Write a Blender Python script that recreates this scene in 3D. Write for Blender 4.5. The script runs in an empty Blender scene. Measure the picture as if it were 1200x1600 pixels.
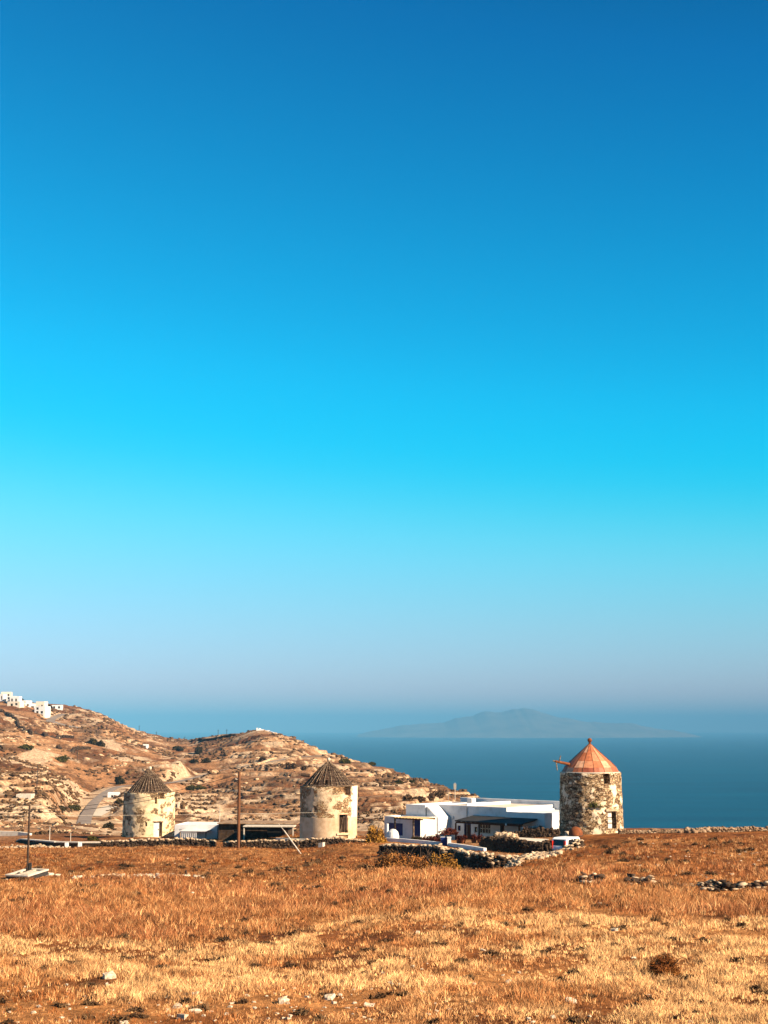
import bpy, math, random
import numpy as np
from math import sin, cos, tan, pi, sqrt, radians, atan2, exp, log
random.seed(7)
rng = np.random.default_rng(11)
sc = bpy.context.scene
COL = sc.collection

# ------------------------------------------------------------------ camera
F = 52.0/36.0*1600.0            # focal length in photo pixels (1200 x 1600)
PIT = math.atan(338.0/F)        # pitch up
cam_d = bpy.data.cameras.new('camera')
cam_d.sensor_fit = 'VERTICAL'; cam_d.sensor_height = 36.0; cam_d.lens = 52.0
cam_d.clip_start = 0.5; cam_d.clip_end = 200000.0
cam = bpy.data.objects.new('camera', cam_d); COL.objects.link(cam)
cam.location = (0, 0, 0); cam.rotation_euler = (pi/2+PIT, 0, 0)
sc.camera = cam

# ------------------------------------------------------------------ light
SUN_EL = radians(31); SUN_H = (sin(radians(60)), -cos(radians(60)))
sd = bpy.data.lights.new('sun', 'SUN'); sd.energy = 5.0; sd.angle = radians(0.5); sd.color = (1.0, 0.80, 0.56)
sun = bpy.data.objects.new('sun', sd); COL.objects.link(sun)
sx, sy, sz = SUN_H[0]*cos(SUN_EL), SUN_H[1]*cos(SUN_EL), sin(SUN_EL)
from mathutils import Vector
sun.rotation_euler = Vector((sx, sy, sz)).to_track_quat('Z', 'Y').to_euler()
w = bpy.data.worlds.new('World'); sc.world = w; w.use_nodes = True
nt = w.node_tree; nt.nodes.clear()
out = nt.nodes.new('ShaderNodeOutputWorld'); bg = nt.nodes.new('ShaderNodeBackground')
sky = nt.nodes.new('ShaderNodeTexSky'); sky.sky_type = 'NISHITA'; sky.sun_disc = False
sky.sun_elevation = SUN_EL; sky.sun_rotation = radians(120); sky.altitude = 100; sky.air_density = 1.0; sky.dust_density = 0.2; sky.ozone_density = 1.5
tc = nt.nodes.new('ShaderNodeTexCoord'); sep = nt.nodes.new('ShaderNodeSeparateXYZ')
nt.links.new(tc.outputs['Generated'], sep.inputs[0])
# elevation of the direction, slightly tilted with azimuth as in the photograph
m0 = nt.nodes.new('ShaderNodeMath'); m0.operation = 'MULTIPLY'; nt.links.new(sep.outputs['X'], m0.inputs[0]); nt.links.new(sep.outputs['Z'], m0.inputs[1])
m1 = nt.nodes.new('ShaderNodeMath'); m1.operation = 'MULTIPLY_ADD'; m1.inputs[1].default_value = 0.40
nt.links.new(m0.outputs[0], m1.inputs[0]); nt.links.new(sep.outputs['Z'], m1.inputs[2])
ramp = nt.nodes.new('ShaderNodeValToRGB'); ramp.color_ramp.interpolation = 'EASE' if False else 'LINEAR'
nt.links.new(m1.outputs[0], ramp.inputs[0])
SKY_RAMP = [  # (z of direction, grade)
 (0.00, (1.0, 1.0, 1.0)), (1.0, (1.0, 1.0, 1.0))]
#SKYRAMP_BEGIN
SKY_RAMP = [(0.0, (0.3574, 0.3485, 0.5284)), (0.0247, (0.3574, 0.3485, 0.5284)), (0.0395, (0.3162, 0.3721, 0.5391)), (0.0543, (0.29, 0.3965, 0.5432)), (0.0692, (0.2669, 0.4226, 0.5453)), (0.084, (0.2408, 0.4508, 0.5526)), (0.0989, (0.2127, 0.4813, 0.5668)), (0.1138, (0.1804, 0.5121, 0.5817)), (0.1287, (0.1428, 0.537, 0.592)), (0.1436, (0.0994, 0.5511, 0.6005)), (0.1584, (0.0561, 0.5589, 0.6125)), (0.1732, (0.023, 0.5659, 0.629)), (0.1879, (0.0057, 0.5707, 0.6455)), (0.2026, (0.0007, 0.5709, 0.6586)), (0.2172, (0.0001, 0.5658, 0.6662)), (0.2317, (0.0, 0.5545, 0.665)), (0.2461, (0.0, 0.5353, 0.6538)), (0.2709, (0.0, 0.5037, 0.6328)), (0.3109, (0.0, 0.462, 0.6048)), (0.3499, (0.0, 0.4193, 0.5764)), (0.3876, (0.0, 0.3796, 0.5496)), (0.4239, (0.0, 0.3427, 0.5251)), (0.4587, (0.0, 0.3084, 0.505)), (1.0, (0.0, 0.3084, 0.505))]
#SKYRAMP_END
SKY_RAMP = SKY_RAMP[:-1]+[(0.62, tuple(0.45*q for q in SKY_RAMP[-1][1])), (1.0, tuple(0.25*q for q in SKY_RAMP[-1][1]))]
cr = ramp.color_ramp
while len(cr.elements) > 2: cr.elements.remove(cr.elements[-1])
cr.elements[0].position = SKY_RAMP[0][0]; cr.elements[0].color = (*SKY_RAMP[0][1], 1)
cr.elements[1].position = SKY_RAMP[-1][0]; cr.elements[1].color = (*SKY_RAMP[-1][1], 1)
for p, c in SKY_RAMP[1:-1]:
    e = cr.elements.new(p); e.color = (*c, 1)
mul = nt.nodes.new('ShaderNodeMix'); mul.data_type = 'RGBA'; mul.blend_type = 'MULTIPLY'; mul.inputs[0].default_value = 1.0
nt.links.new(sky.outputs[0], mul.inputs[6]); nt.links.new(ramp.outputs[0], mul.inputs[7])
nt.links.new(mul.outputs[2], bg.inputs[0]); bg.inputs[1].default_value = 0.1
nt.links.new(bg.outputs[0], out.inputs[0])
sc.view_settings.view_transform = 'Standard'; sc.view_settings.look = 'None'
sc.view_settings.exposure = 1.55; sc.view_settings.gamma = 1.0; sc.view_settings.use_curve_mapping = False
sc.cycles.max_bounces = 6; sc.cycles.volume_bounces = 0; sc.cycles.transparent_max_bounces = 8

# ------------------------------------------------------------------ maths helpers
CP, SP = cos(PIT), sin(PIT)
def P(u, v, Y):
    """world point at depth Y on the ray of photo pixel (u, v)"""
    k = (800.0-v)/F
    dy = CP-k*SP; dz = SP+k*CP; t = Y/dy
    return (t*(u-600.0)/F, Y, t*dz)
def vz(v):                      # slope z/Y of a row
    k = (800.0-v)/F
    return (SP+k*CP)/(CP-k*SP)
def hash2(ix, iy, seed):
    h = (ix.astype(np.int64)*374761393 + iy.astype(np.int64)*668265263 + seed*982451653) & 0x7fffffff
    h = ((h ^ (h >> 13))*1274126177) & 0x7fffffff
    return ((h ^ (h >> 16)) & 0xffff)/65535.0
def vnoise(x, y, seed=0):
    ix = np.floor(x); iy = np.floor(y); fx = x-ix; fy = y-iy
    fx = fx*fx*(3-2*fx); fy = fy*fy*(3-2*fy)
    ix = ix.astype(np.int64); iy = iy.astype(np.int64)
    a = hash2(ix, iy, seed); b = hash2(ix+1, iy, seed); c = hash2(ix, iy+1, seed); d = hash2(ix+1, iy+1, seed)
    return (a*(1-fx)+b*fx)*(1-fy)+(c*(1-fx)+d*fx)*fy
def fbm(x, y, seed=0, octv=4, gain=0.5):
    s = 0; a = 1; t = 0
    for o in range(octv):
        s = s + a*vnoise(x*2**o+17.3*o, y*2**o-9.1*o, seed+o); t += a; a *= gain
    return s/t                  # 0..1
def sstep(a, b, x):
    t = np.clip((x-a)/(b-a), 0, 1); return t*t*(3-2*t)
def pchip(xs, ys, x):
    xs = np.asarray(xs, float); ys = np.asarray(ys, float); x = np.asarray(x, float)
    h = np.diff(xs); d = np.diff(ys)/h; m = np.zeros(len(xs))
    for i in range(1, len(xs)-1):
        if d[i-1]*d[i] > 0:
            w1 = 2*h[i]+h[i-1]; w2 = h[i]+2*h[i-1]; m[i] = (w1+w2)/(w1/d[i-1]+w2/d[i])
    m[0] = d[0]; m[-1] = d[-1]
    i = np.clip(np.searchsorted(xs, x)-1, 0, len(xs)-2)
    xc = np.clip(x, xs[0], xs[-1]); t = (xc-xs[i])/h[i]
    return (2*t**3-3*t**2+1)*ys[i]+(t**3-2*t**2+t)*h[i]*m[i]+(-2*t**3+3*t**2)*ys[i+1]+(t**3-t**2)*h[i]*m[i+1]

# ------------------------------------------------------------------ object helpers
def tag(o, label=None, cat=None, group=None, kind=None):
    if label: o['label'] = label
    if cat: o['category'] = cat
    if group: o['group'] = group
    if kind: o['kind'] = kind
    return o
def thing(name, label, cat, loc=(0, 0, 0), rz=0.0, group=None):
    o = bpy.data.objects.new(name, None); COL.objects.link(o)
    o.location = loc; o.rotation_euler = (0, 0, rz); o.empty_display_size = 0.3
    return tag(o, label, cat, group)
def mesh_obj(name, V, Fc, mat, parent=None, off=None, smooth=False, loc=None, colors=None):
    V = np.asarray(V, dtype=np.float64).reshape(-1, 3)
    if off is not None: V = V-np.asarray(off)
    if loc is not None: V = V-np.asarray(loc)
    me = bpy.data.meshes.new(name)
    if isinstance(Fc, np.ndarray):
        k = Fc.shape[1]; n = Fc.shape[0]
        me.vertices.add(len(V)); me.vertices.foreach_set('co', V.astype(np.float32).ravel())
        me.loops.add(n*k); me.loops.foreach_set('vertex_index', Fc.astype(np.int32).ravel())
        me.polygons.add(n); me.polygons.foreach_set('loop_start', np.arange(0, n*k, k, dtype=np.int32))
        me.polygons.foreach_set('loop_total', np.full(n, k, dtype=np.int32))
        me.update(calc_edges=True)
    else:
        me.from_pydata([tuple(p) for p in V], [], Fc); me.update()
    if colors is not None:
        c = np.ones((len(V), 4), np.float32); c[:, :3] = colors
        at = me.color_attributes.new('Col', 'FLOAT_COLOR', 'POINT'); at.data.foreach_set('color', c.ravel())
    if smooth: me.polygons.foreach_set('use_smooth', np.ones(len(me.polygons), dtype=bool))
    me.materials.append(mat)
    o = bpy.data.objects.new(name, me); COL.objects.link(o)
    if parent: o.parent = parent
    if loc is not None: o.location = loc
    return o
class MB:
    def __init__(s): s.V = []; s.F = []
    def add(s, vs, fs):
        n = len(s.V); s.V += [tuple(v) for v in vs]; s.F += [tuple(i+n for i in f) for f in fs]; return s
    def box(s, x0, x1, y0, y1, z0, z1, jit=0):
        vs = [(x, y, z) for x in (x0, x1) for y in (y0, y1) for z in (z0, z1)]
        if jit: vs = [tuple(c+random.uniform(-jit, jit) for c in v) for v in vs]
        return s.add(vs, [(0, 1, 3, 2), (4, 6, 7, 5), (0, 4, 5, 1), (2, 3, 7, 6), (0, 2, 6, 4), (1, 5, 7, 3)])
    def tube(s, p0, p1, r0, r1=None, n=8, cap=True):
        if r1 is None: r1 = r0
        a = Vector(p0); b = Vector(p1); d = (b-a).normalized()
        e = d.orthogonal().normalized(); f = d.cross(e)
        vs = [a+(e*cos(2*pi*i/n)+f*sin(2*pi*i/n))*r0 for i in range(n)]+[b+(e*cos(2*pi*i/n)+f*sin(2*pi*i/n))*r1 for i in range(n)]
        fs = [(i, (i+1) % n, n+(i+1) % n, n+i) for i in range(n)]
        if cap: fs += [tuple(range(n-1, -1, -1)), tuple(range(n, 2*n))]
        return s.add(vs, fs)
    def poly(s, pts, r, n=6):
        for a, b in zip(pts[:-1], pts[1:]): s.tube(a, b, r, r, n)
        return s
    def lathe(s, prof, n=24, cx=0, cy=0, cap=True):
        vs = [(cx+r*cos(2*pi*i/n), cy+r*sin(2*pi*i/n), z) for r, z in prof for i in range(n)]
        fs = [(k*n+i, k*n+(i+1) % n, (k+1)*n+(i+1) % n, (k+1)*n+i) for k in range(len(prof)-1) for i in range(n)]
        if cap: fs += [tuple(range(n-1, -1, -1)), tuple(range((len(prof)-1)*n, len(prof)*n))]
        return s.add(vs, fs)
    def prism(s, poly, y0, y1):     # polygon in xz, extruded along y
        n = len(poly)
        vs = [(x, y0, z) for x, z in poly]+[(x, y1, z) for x, z in poly]
        fs = [tuple(range(n)), tuple(range(2*n-1, n-1, -1))]+[(i, n+i, n+(i+1) % n, (i+1) % n) for i in range(n)]
        return s.add(vs, fs)
    def wall(s, O, t, nrm, L, z0, z1, ops=(), depth=0.25):
        """upright wall face from O along t (length L), outward normal nrm, with openings (s0,s1,za,zb) and their reveals"""
        S = sorted(set([0, L]+[a for o in ops for a in o[:2]])); Z = sorted(set([z0, z1]+[a for o in ops for a in o[2:4]]))
        def pt(q, z, d=0): return (O[0]+t[0]*q-nrm[0]*d, O[1]+t[1]*q-nrm[1]*d, z)
        for i in range(len(S)-1):
            for j in range(len(Z)-1):
                cs = (S[i]+S[i+1])/2; cz = (Z[j]+Z[j+1])/2
                if any(o[0] < cs < o[1] and o[2] < cz < o[3] for o in ops): continue
                s.add([pt(S[i], Z[j]), pt(S[i+1], Z[j]), pt(S[i+1], Z[j+1]), pt(S[i], Z[j+1])], [(0, 1, 2, 3)])
        for a, b, c, d in [o[:4] for o in ops]:
            s.add([pt(a, c), pt(b, c), pt(b, d), pt(a, d), pt(a, c, depth), pt(b, c, depth), pt(b, d, depth), pt(a, d, depth)],
                  [(0, 4, 5, 1), (1, 5, 6, 2), (2, 6, 7, 3), (3, 7, 4, 0), (4, 7, 6, 5)])
        return s
    def build(s, name, mat, parent=None, off=None, smooth=False, loc=None, bevel=0, label=None):
        o = mesh_obj(name, s.V, s.F, mat, parent, off, smooth, loc)
        if bevel:
            m = o.modifiers.new('bevel', 'BEVEL'); m.width = bevel; m.segments = 2; m.limit_method = 'ANGLE'; m.angle_limit = radians(40)
        if label: o['label'] = label
        return o

# ------------------------------------------------------------------ materials
def newmat(name):
    m = bpy.data.materials.new(name); m.use_nodes = True
    n = m.node_tree; b = n.nodes['Principled BSDF']; return m, n, b
def ramp_node(n, stops):
    r = n.nodes.new('ShaderNodeValToRGB'); c = r.color_ramp
    c.elements[0].position = stops[0][0]; c.elements[0].color = (*stops[0][1], 1)
    c.elements[1].position = stops[-1][0]; c.elements[1].color = (*stops[-1][1], 1)
    for p, k in stops[1:-1]:
        e = c.elements.new(p); e.color = (*k, 1)
    return r
def noise_node(n, scale, detail=4, rough=0.55, vec=None, dist=0):
    t = n.nodes.new('ShaderNodeTexNoise'); t.inputs['Scale'].default_value = scale
    t.inputs['Detail'].default_value = detail; t.inputs['Roughness'].default_value = rough; t.inputs['Distortion'].default_value = dist
    if vec is not None: n.links.new(vec, t.inputs['Vector'])
    return t
def mix_node(n, a, b, fac, mode='MIX'):
    m = n.nodes.new('ShaderNodeMix'); m.data_type = 'RGBA'; m.blend_type = mode
    for sock, val in ((m.inputs[6], a), (m.inputs[7], b), (m.inputs[0], fac)):
        if hasattr(val, 'links'): n.links.new(val, sock)
        elif isinstance(val, (int, float)): sock.default_value = val
        else: sock.default_value = (*val, 1)
    return m.outputs[2]
def math_node(n, op, a, b=None, clamp=False):
    m = n.nodes.new('ShaderNodeMath'); m.operation = op; m.use_clamp = clamp
    for i, val in enumerate((a, b)):
        if val is None: continue
        if hasattr(val, 'links'): n.links.new(val, m.inputs[i])
        else: m.inputs[i].default_value = val
    return m.outputs[0]
def bump_node(n, b, h, strength, dist):
    k = n.nodes.new('ShaderNodeBump'); k.inputs['Strength'].default_value = strength; k.inputs['Distance'].default_value = dist
    n.links.new(h, k.inputs['Height']); n.links.new(k.outputs[0], b.inputs['Normal'])
ALB = 0.80                      # global base colour scale, lowered to deepen shade at raised exposure
def dim(stops): return [(p_, tuple(v_*ALB for v_ in c_)) for p_, c_ in stops]
def mat_noise(name, stops, scale=3, detail=6, rough=0.9, bump=0.4, bdist=0.05, spec=0.2, nr=0.6, stretch=None, metal=0):
    m, n, b = newmat(name)
    tcn = n.nodes.new('ShaderNodeTexCoord'); vec = tcn.outputs['Object']
    if stretch:
        mp = n.nodes.new('ShaderNodeMapping'); mp.inputs['Scale'].default_value = stretch; n.links.new(vec, mp.inputs[0]); vec = mp.outputs[0]
    t = noise_node(n, scale, detail, nr, vec); r = ramp_node(n, stops if name == 'whitewash' else dim(stops))
    n.links.new(t.outputs[0], r.inputs[0]); n.links.new(r.outputs[0], b.inputs['Base Color'])
    b.inputs['Roughness'].default_value = rough; b.inputs['Specular IOR Level'].default_value = spec; b.inputs['Metallic'].default_value = metal
    if bump: bump_node(n, b, t.outputs[0], bump, bdist)
    return m
def mat_stone(name, cols, joint, plaster, pl_lo, pl_hi, scale=2.6, grad=None, pls=0.45, squash=1.7):
    """rubble masonry: voronoi stones with dark joints, partly covered by plaster patches"""
    m, n, b = newmat(name)
    tcn = n.nodes.new('ShaderNodeTexCoord')
    mp = n.nodes.new('ShaderNodeMapping'); mp.inputs['Scale'].default_value = (1, 1, squash); n.links.new(tcn.outputs['Object'], mp.inputs[0])
    dn = noise_node(n, 1.7, 3, 0.6, mp.outputs[0])
    add = n.nodes.new('ShaderNodeMix'); add.data_type = 'RGBA'; add.blend_type = 'LINEAR_LIGHT'; add.inputs[0].default_value = 0.18
    n.links.new(mp.outputs[0], add.inputs[6]); n.links.new(dn.outputs['Color'], add.inputs[7])
    vo = n.nodes.new('ShaderNodeTexVoronoi'); vo.feature = 'F1'; vo.inputs['Scale'].default_value = scale
    ve = n.nodes.new('ShaderNodeTexVoronoi'); ve.feature = 'DISTANCE_TO_EDGE'; ve.inputs['Scale'].default_value = scale
    n.links.new(add.outputs[2], vo.inputs['Vector']); n.links.new(add.outputs[2], ve.inputs['Vector'])
    sp = n.nodes.new('ShaderNodeSeparateColor'); n.links.new(vo.outputs['Color'], sp.inputs[0])
    rc = ramp_node(n, dim([(i/(len(cols)-1), c) for i, c in enumerate(cols)])); plaster = tuple(ALB*q for q in plaster); joint = tuple(ALB*q for q in joint); n.links.new(sp.outputs[0], rc.inputs[0])
    fn = noise_node(n, 14, 4, 0.7, tcn.outputs['Object'])
    rf = ramp_node(n, [(0.25, (0.55, 0.5, 0.45)), (0.7, (1.15, 1.1, 1.05))]); n.links.new(fn.outputs[0], rf.inputs[0])
    stone = mix_node(n, rc.outputs[0], rf.outputs[0], 1.0, 'MULTIPLY')
    je = ramp_node(n, [(0.02, (0, 0, 0)), (0.10, (1, 1, 1))]); n.links.new(ve.outputs['Distance'], je.inputs[0])
    stone = mix_node(n, joint, stone, je.outputs[0])
    pn = noise_node(n, pls, 7, 0.62, tcn.outputs['Object'])
    pv = pn.outputs[0]
    if grad:
        sx_ = n.nodes.new('ShaderNodeSeparateXYZ'); n.links.new(tcn.outputs['Object'], sx_.inputs[0])
        gz = math_node(n, 'SUBTRACT', sx_.outputs['Z'], grad[0])
        gz = math_node(n, 'MULTIPLY', gz, grad[1], True)
        gz = math_node(n, 'MULTIPLY', gz, grad[2])
        pv = math_node(n, 'ADD', pv, gz)
    pr = ramp_node(n, [(pl_lo, (0, 0, 0)), (pl_hi, (1, 1, 1))]); n.links.new(pv, pr.inputs[0])
    pc = noise_node(n, 1.6, 8, 0.7, tcn.outputs['Object'])
    prc = ramp_node(n, [(0.3, tuple(c*0.55 for c in plaster)), (0.47, plaster), (0.62, tuple(min(1, c*1.25) for c in plaster))]); n.links.new(pc.outputs[0], prc.inputs[0])
    col = mix_node(n, stone, prc.outputs[0], pr.outputs[0])
    n.links.new(col, b.inputs['Base Color']); b.inputs['Roughness'].default_value = 0.95; b.inputs['Specular IOR Level'].default_value = 0.1
    hj = mix_node(n, je.outputs[0], (0.9, 0.9, 0.9), pr.outputs[0])
    h2 = mix_node(n, hj, fn.outputs[0], 0.35)
    bump_node(n, b, h2, 0.9, 0.12)
    return m
def mat_leaf(name, c1, c2, c3, scale=1.2):
    m, n, b = newmat(name)
    tcn = n.nodes.new('ShaderNodeTexCoord'); t = noise_node(n, scale, 5, 0.7, tcn.outputs['Object'])
    r = ramp_node(n, dim([(0.3, c1), (0.5, c2), (0.68, c3)])); n.links.new(t.outputs[0], r.inputs[0])
    n.links.new(r.outputs[0], b.inputs['Base Color']); b.inputs['Roughness'].default_value = 0.85; b.inputs['Specular IOR Level'].default_value = 0.15
    return m
M = {}
M['white'] = mat_noise('whitewash', [(0.28, (0.42, 0.40, 0.39)), (0.45, (0.57, 0.56, 0.56)), (0.7, (0.64, 0.63, 0.63))], 1.3, 6, 0.9, 0.25, 0.05)
M['roofdeck'] = mat_noise('roof_screed', [(0.3, (0.62, 0.47, 0.36)), (0.5, (0.74, 0.60, 0.48)), (0.7, (0.8, 0.72, 0.63))], 0.7, 6, 0.9, 0.2, 0.04)
M['blue'] = mat_noise('blue_paint', [(0.3, (0.005, 0.015, 0.10)), (0.7, (0.01, 0.03, 0.17))], 3, 4, 0.5, 0.1)
M['brownwood'] = mat_noise('brown_wood', [(0.3, (0.05, 0.016, 0.008)), (0.7, (0.11, 0.035, 0.015))], 4, 5, 0.7, 0.3, 0.02, stretch=(6, 6, 1))
M['greywood'] = mat_noise('weathered_wood', [(0.3, (0.05, 0.03, 0.02)), (0.5, (0.16, 0.105, 0.07)), (0.7, (0.38, 0.28, 0.19))], 5, 5, 0.9, 0.4, 0.02)
M['darkwood'] = mat_noise('dark_wood', [(0.3, (0.03, 0.018, 0.012)), (0.7, (0.09, 0.055, 0.038))], 5, 5, 0.9, 0.4, 0.02)
M['polewood'] = mat_noise('pole_wood', [(0.3, (0.09, 0.035, 0.015)), (0.7, (0.22, 0.09, 0.04))], 6, 5, 0.85, 0.3, 0.02, stretch=(6, 6, 0.6))
M['reed'] = mat_noise('reed_slats', [(0.3, (0.45, 0.29, 0.13)), (0.7, (0.72, 0.52, 0.28))], 4, 4, 0.9, 0.3)
M['paleplaster'] = mat_noise('pale_lime_plaster', [(0.3, (0.50, 0.37, 0.25)), (0.45, (0.72, 0.62, 0.50)), (0.7, (0.80, 0.74, 0.65))], 1.6, 9, 0.95, 0.3, 0.04, nr=0.7)
M['doorwhite'] = mat_noise('worn_white_boards', [(0.35, (0.45, 0.38, 0.32)), (0.5, (0.74, 0.68, 0.6)), (0.7, (0.82, 0.78, 0.72))], 6, 6, 0.8, 0.3, 0.02, stretch=(5, 5, 0.8))
M['glass'], _n, _b = newmat('window_glass'); _b.inputs['Base Color'].default_value = (0.01, 0.012, 0.015, 1); _b.inputs['Roughness'].default_value = 0.12
M['dark'] = mat_noise('dark_metal', [(0.3, (0.02, 0.02, 0.02)), (0.7, (0.05, 0.045, 0.04))], 5, 3, 0.6, 0.1)
M['steel'] = mat_noise('grey_steel', [(0.3, (0.22, 0.2, 0.18)), (0.7, (0.4, 0.37, 0.33))], 5, 3, 0.5, 0.1)
M['palepost'] = mat_noise('pale_post', [(0.3, (0.5, 0.42, 0.34)), (0.7, (0.72, 0.64, 0.54))], 5, 3, 0.8, 0.1)
M['concrete'] = mat_noise('pale_concrete', [(0.3, (0.42, 0.34, 0.27)), (0.5, (0.6, 0.52, 0.43)), (0.7, (0.72, 0.64, 0.54))], 1.5, 8, 0.95, 0.4, 0.04, nr=0.7)
M['asphalt'] = mat_noise('worn_asphalt', [(0.3, (0.16, 0.12, 0.10)), (0.5, (0.24, 0.19, 0.16)), (0.7, (0.32, 0.26, 0.22))], 0.35, 7, 0.95, 0.2, 0.02)
M['rust'] = mat_noise('rusty_metal', [(0.3, (0.10, 0.028, 0.01)), (0.55, (0.22, 0.065, 0.02)), (0.75, (0.34, 0.12, 0.04))], 2.5, 8, 0.8, 0.2, 0.02)
M['limestone'] = mat_noise('limestone', [(0.3, (0.22, 0.13, 0.08)), (0.48, (0.44, 0.31, 0.20)), (0.65, (0.66, 0.53, 0.38))], 2.2, 8, 0.95, 0.5, 0.06, nr=0.7)
M['hillrock'] = mat_noise('hill_limestone', [(0.3, (0.22, 0.12, 0.065)), (0.48, (0.48, 0.32, 0.19)), (0.68, (0.70, 0.54, 0.37))], 0.35, 8, 0.95, 0.5, 0.2, nr=0.75)
M['palestone'] = mat_noise('pale_stone', [(0.3, (0.32, 0.21, 0.13)), (0.5, (0.58, 0.46, 0.34)), (0.7, (0.76, 0.67, 0.54))], 3.5, 6, 0.95, 0.4, 0.04)
M['brownstone'] = mat_noise('brown_stone', [(0.28, (0.09, 0.055, 0.035)), (0.5, (0.28, 0.17, 0.10)), (0.7, (0.52, 0.39, 0.27))], 1.7, 8, 0.95, 0.5, 0.06, nr=0.75)
M['dark_and_shaded'] = mat_noise('dark_and_shaded_stone', [(0.3, (0.015, 0.009, 0.006)), (0.5, (0.05, 0.03, 0.019)), (0.7, (0.14, 0.09, 0.055))], 1.7, 8, 0.95, 0.5, 0.06, nr=0.75)  # dark rocks, and wall faces with their shade put into the colour
M['gapshade'] = mat_noise('dark_gap_shade', [(0.3, (0.02, 0.012, 0.008)), (0.7, (0.06, 0.035, 0.022))], 2, 6, 1.0, 0.5, 0.05)  # black of wall gaps and mill doorway, shade put into the colour
M['shrub_dark'] = mat_leaf('shrub_leaves_dark', (0.014, 0.012, 0.005), (0.04, 0.03, 0.010), (0.09, 0.06, 0.02))
M['shrub_green'] = mat_leaf('shrub_leaves_green', (0.025, 0.022, 0.004), (0.065, 0.055, 0.009), (0.12, 0.10, 0.018))
M['shrub_gold'] = mat_leaf('shrub_leaves_gold', (0.13, 0.055, 0.010), (0.32, 0.15, 0.022), (0.50, 0.27, 0.05))
M['shrub_rust'] = mat_leaf('dry_brush', (0.12, 0.04, 0.012), (0.40, 0.16, 0.04), (0.66, 0.33, 0.10))
M['ballbush'] = mat_leaf('rust_thorn_twigs', (0.07, 0.02, 0.006), (0.20, 0.065, 0.015), (0.36, 0.14, 0.03))
M['shrub_brown'] = mat_leaf('dry_scrub_brown', (0.035, 0.018, 0.009), (0.10, 0.053, 0.025), (0.22, 0.13, 0.06))
M['flower'] = mat_leaf('bougainvillea', (0.04, 0.008, 0.006), (0.10, 0.02, 0.012), (0.17, 0.05, 0.02), 2)

# ------------------------------------------------------------------ terrain
# semantic profile knots, by photo column: (distance, row)
T = {
#  u      B            C            D            E            F            G            H             I
-900:[(95,1385),(145,1325),(180,1310),(230,1306),(330,1262),(500,1150),(900,1050),(1400,1020)],
-300:[(95,1385),(145,1325),(180,1310),(230,1306),(330,1270),(500,1175),(900,1100),(1400,1065)],
   0:[(95,1385),(145,1330),(180,1310),(230,1306),(330,1280),(500,1195),(900,1128),(1400,1094)],
  60:[(95,1385),(148,1327),(180,1309),(230,1303),(330,1280),(500,1205),(900,1140),(1400,1101)],
 110:[(95,1385),(150,1326),(180,1309),(230,1302),(340,1280),(520,1220),(900,1150),(1400,1105)],
 150:[(95,1383),(150,1325),(180,1309),(230,1305),(380,1277),(540,1230),(900,1155),(1360,1114)],
 200:[(95,1382),(152,1323),(178,1308),(230,1310),(400,1280),(600,1222),(920,1165),(1330,1137)],
 240:[(95,1382),(152,1323),(178,1308),(230,1312),(400,1286),(620,1220),(940,1174),(1300,1150)],
 280:[(95,1381),(153,1322),(178,1308),(230,1314),(410,1290),(640,1218),(950,1179),(1290,1157)],
 330:[(95,1381),(154,1322),(176,1308),(230,1316),(420,1292),(640,1222),(900,1180),(1180,1152)],
 370:[(95,1380),(154,1322),(174,1308),(230,1318),(420,1292),(620,1226),(860,1178),(1100,1147)],
 405:[(95,1380),(153,1322),(170,1308),(230,1318),(420,1292),(600,1228),(850,1172),(1050,1142)],
 440:[(95,1379),(152,1323),(166,1307),(230,1319),(410,1292),(580,1230),(810,1178),(1010,1149)],
 500:[(93,1378),(148,1321),(160,1307),(220,1320),(400,1292),(550,1236),(750,1194),(900,1173)],
 545:[(92,1378),(140,1326),(158,1308),(210,1321),(380,1294),(530,1243),(720,1205),(850,1187)],
 600:[(88,1380),(118,1346),(150,1312),(190,1322),(350,1300),(500,1252),(660,1218),(780,1203)],
 650:[(85,1382),(108,1354),(150,1314),(190,1322),(350,1304),(480,1262),(610,1234),(720,1220)],
 700:[(82,1385),(101,1361),(150,1314),(190,1324),(350,1312),(470,1276),(590,1250),(660,1236)],
 740:[(80,1388),(98,1364),(150,1312),(190,1328),(350,1322),(450,1293),(550,1264),(620,1248)],
 800:[(82,1385),(103,1352),(148,1309),(190,1334),(350,1350),(450,1345),(520,1330),(580,1320)],
 860:[(85,1375),(116,1332),(146,1304),(185,1336),(330,1420),(420,1480),(500,1580),(580,1760)],
 910:[(88,1365),(130,1311),(146,1300),(182,1334),(310,1430),(410,1540),(500,1680),(600,1880)],
1000:[(90,1360),(133,1306),(146,1297),(182,1330),(310,1430),(410,1540),(500,1690),(600,1890)],
1200:[(90,1360),(134,1305),(146,1297),(182,1330),(310,1430),(410,1540),(500,1690),(600,1890)],
2100:[(90,1362),(134,1307),(146,1298),(182,1330),(310,1430),(410,1540),(500,1690),(600,1890)]}
SEA = -170.0
us = sorted(T)
ucols = np.concatenate([np.linspace(-900, -70, 60), np.arange(-62, 1262, 1.7), np.linspace(1270, 2100, 60)])
KY = []; KZ = []                 # knot depth and slope per column
for k in range(8):
    KY.append(pchip(us, [T[u][k][0] for u in us], ucols)); KZ.append(pchip(us, [T[u][k][1] for u in us], ucols))
Ys = np.concatenate([np.exp(np.linspace(log(2.0), log(34), 14))[:-1], np.exp(np.linspace(log(34), log(200), 230))[:-1], np.exp(np.linspace(log(200), log(1500), 500))[:-1], np.exp(np.linspace(log(1500), log(3200), 30))])
NU, NY = len(ucols), len(Ys)
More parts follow.
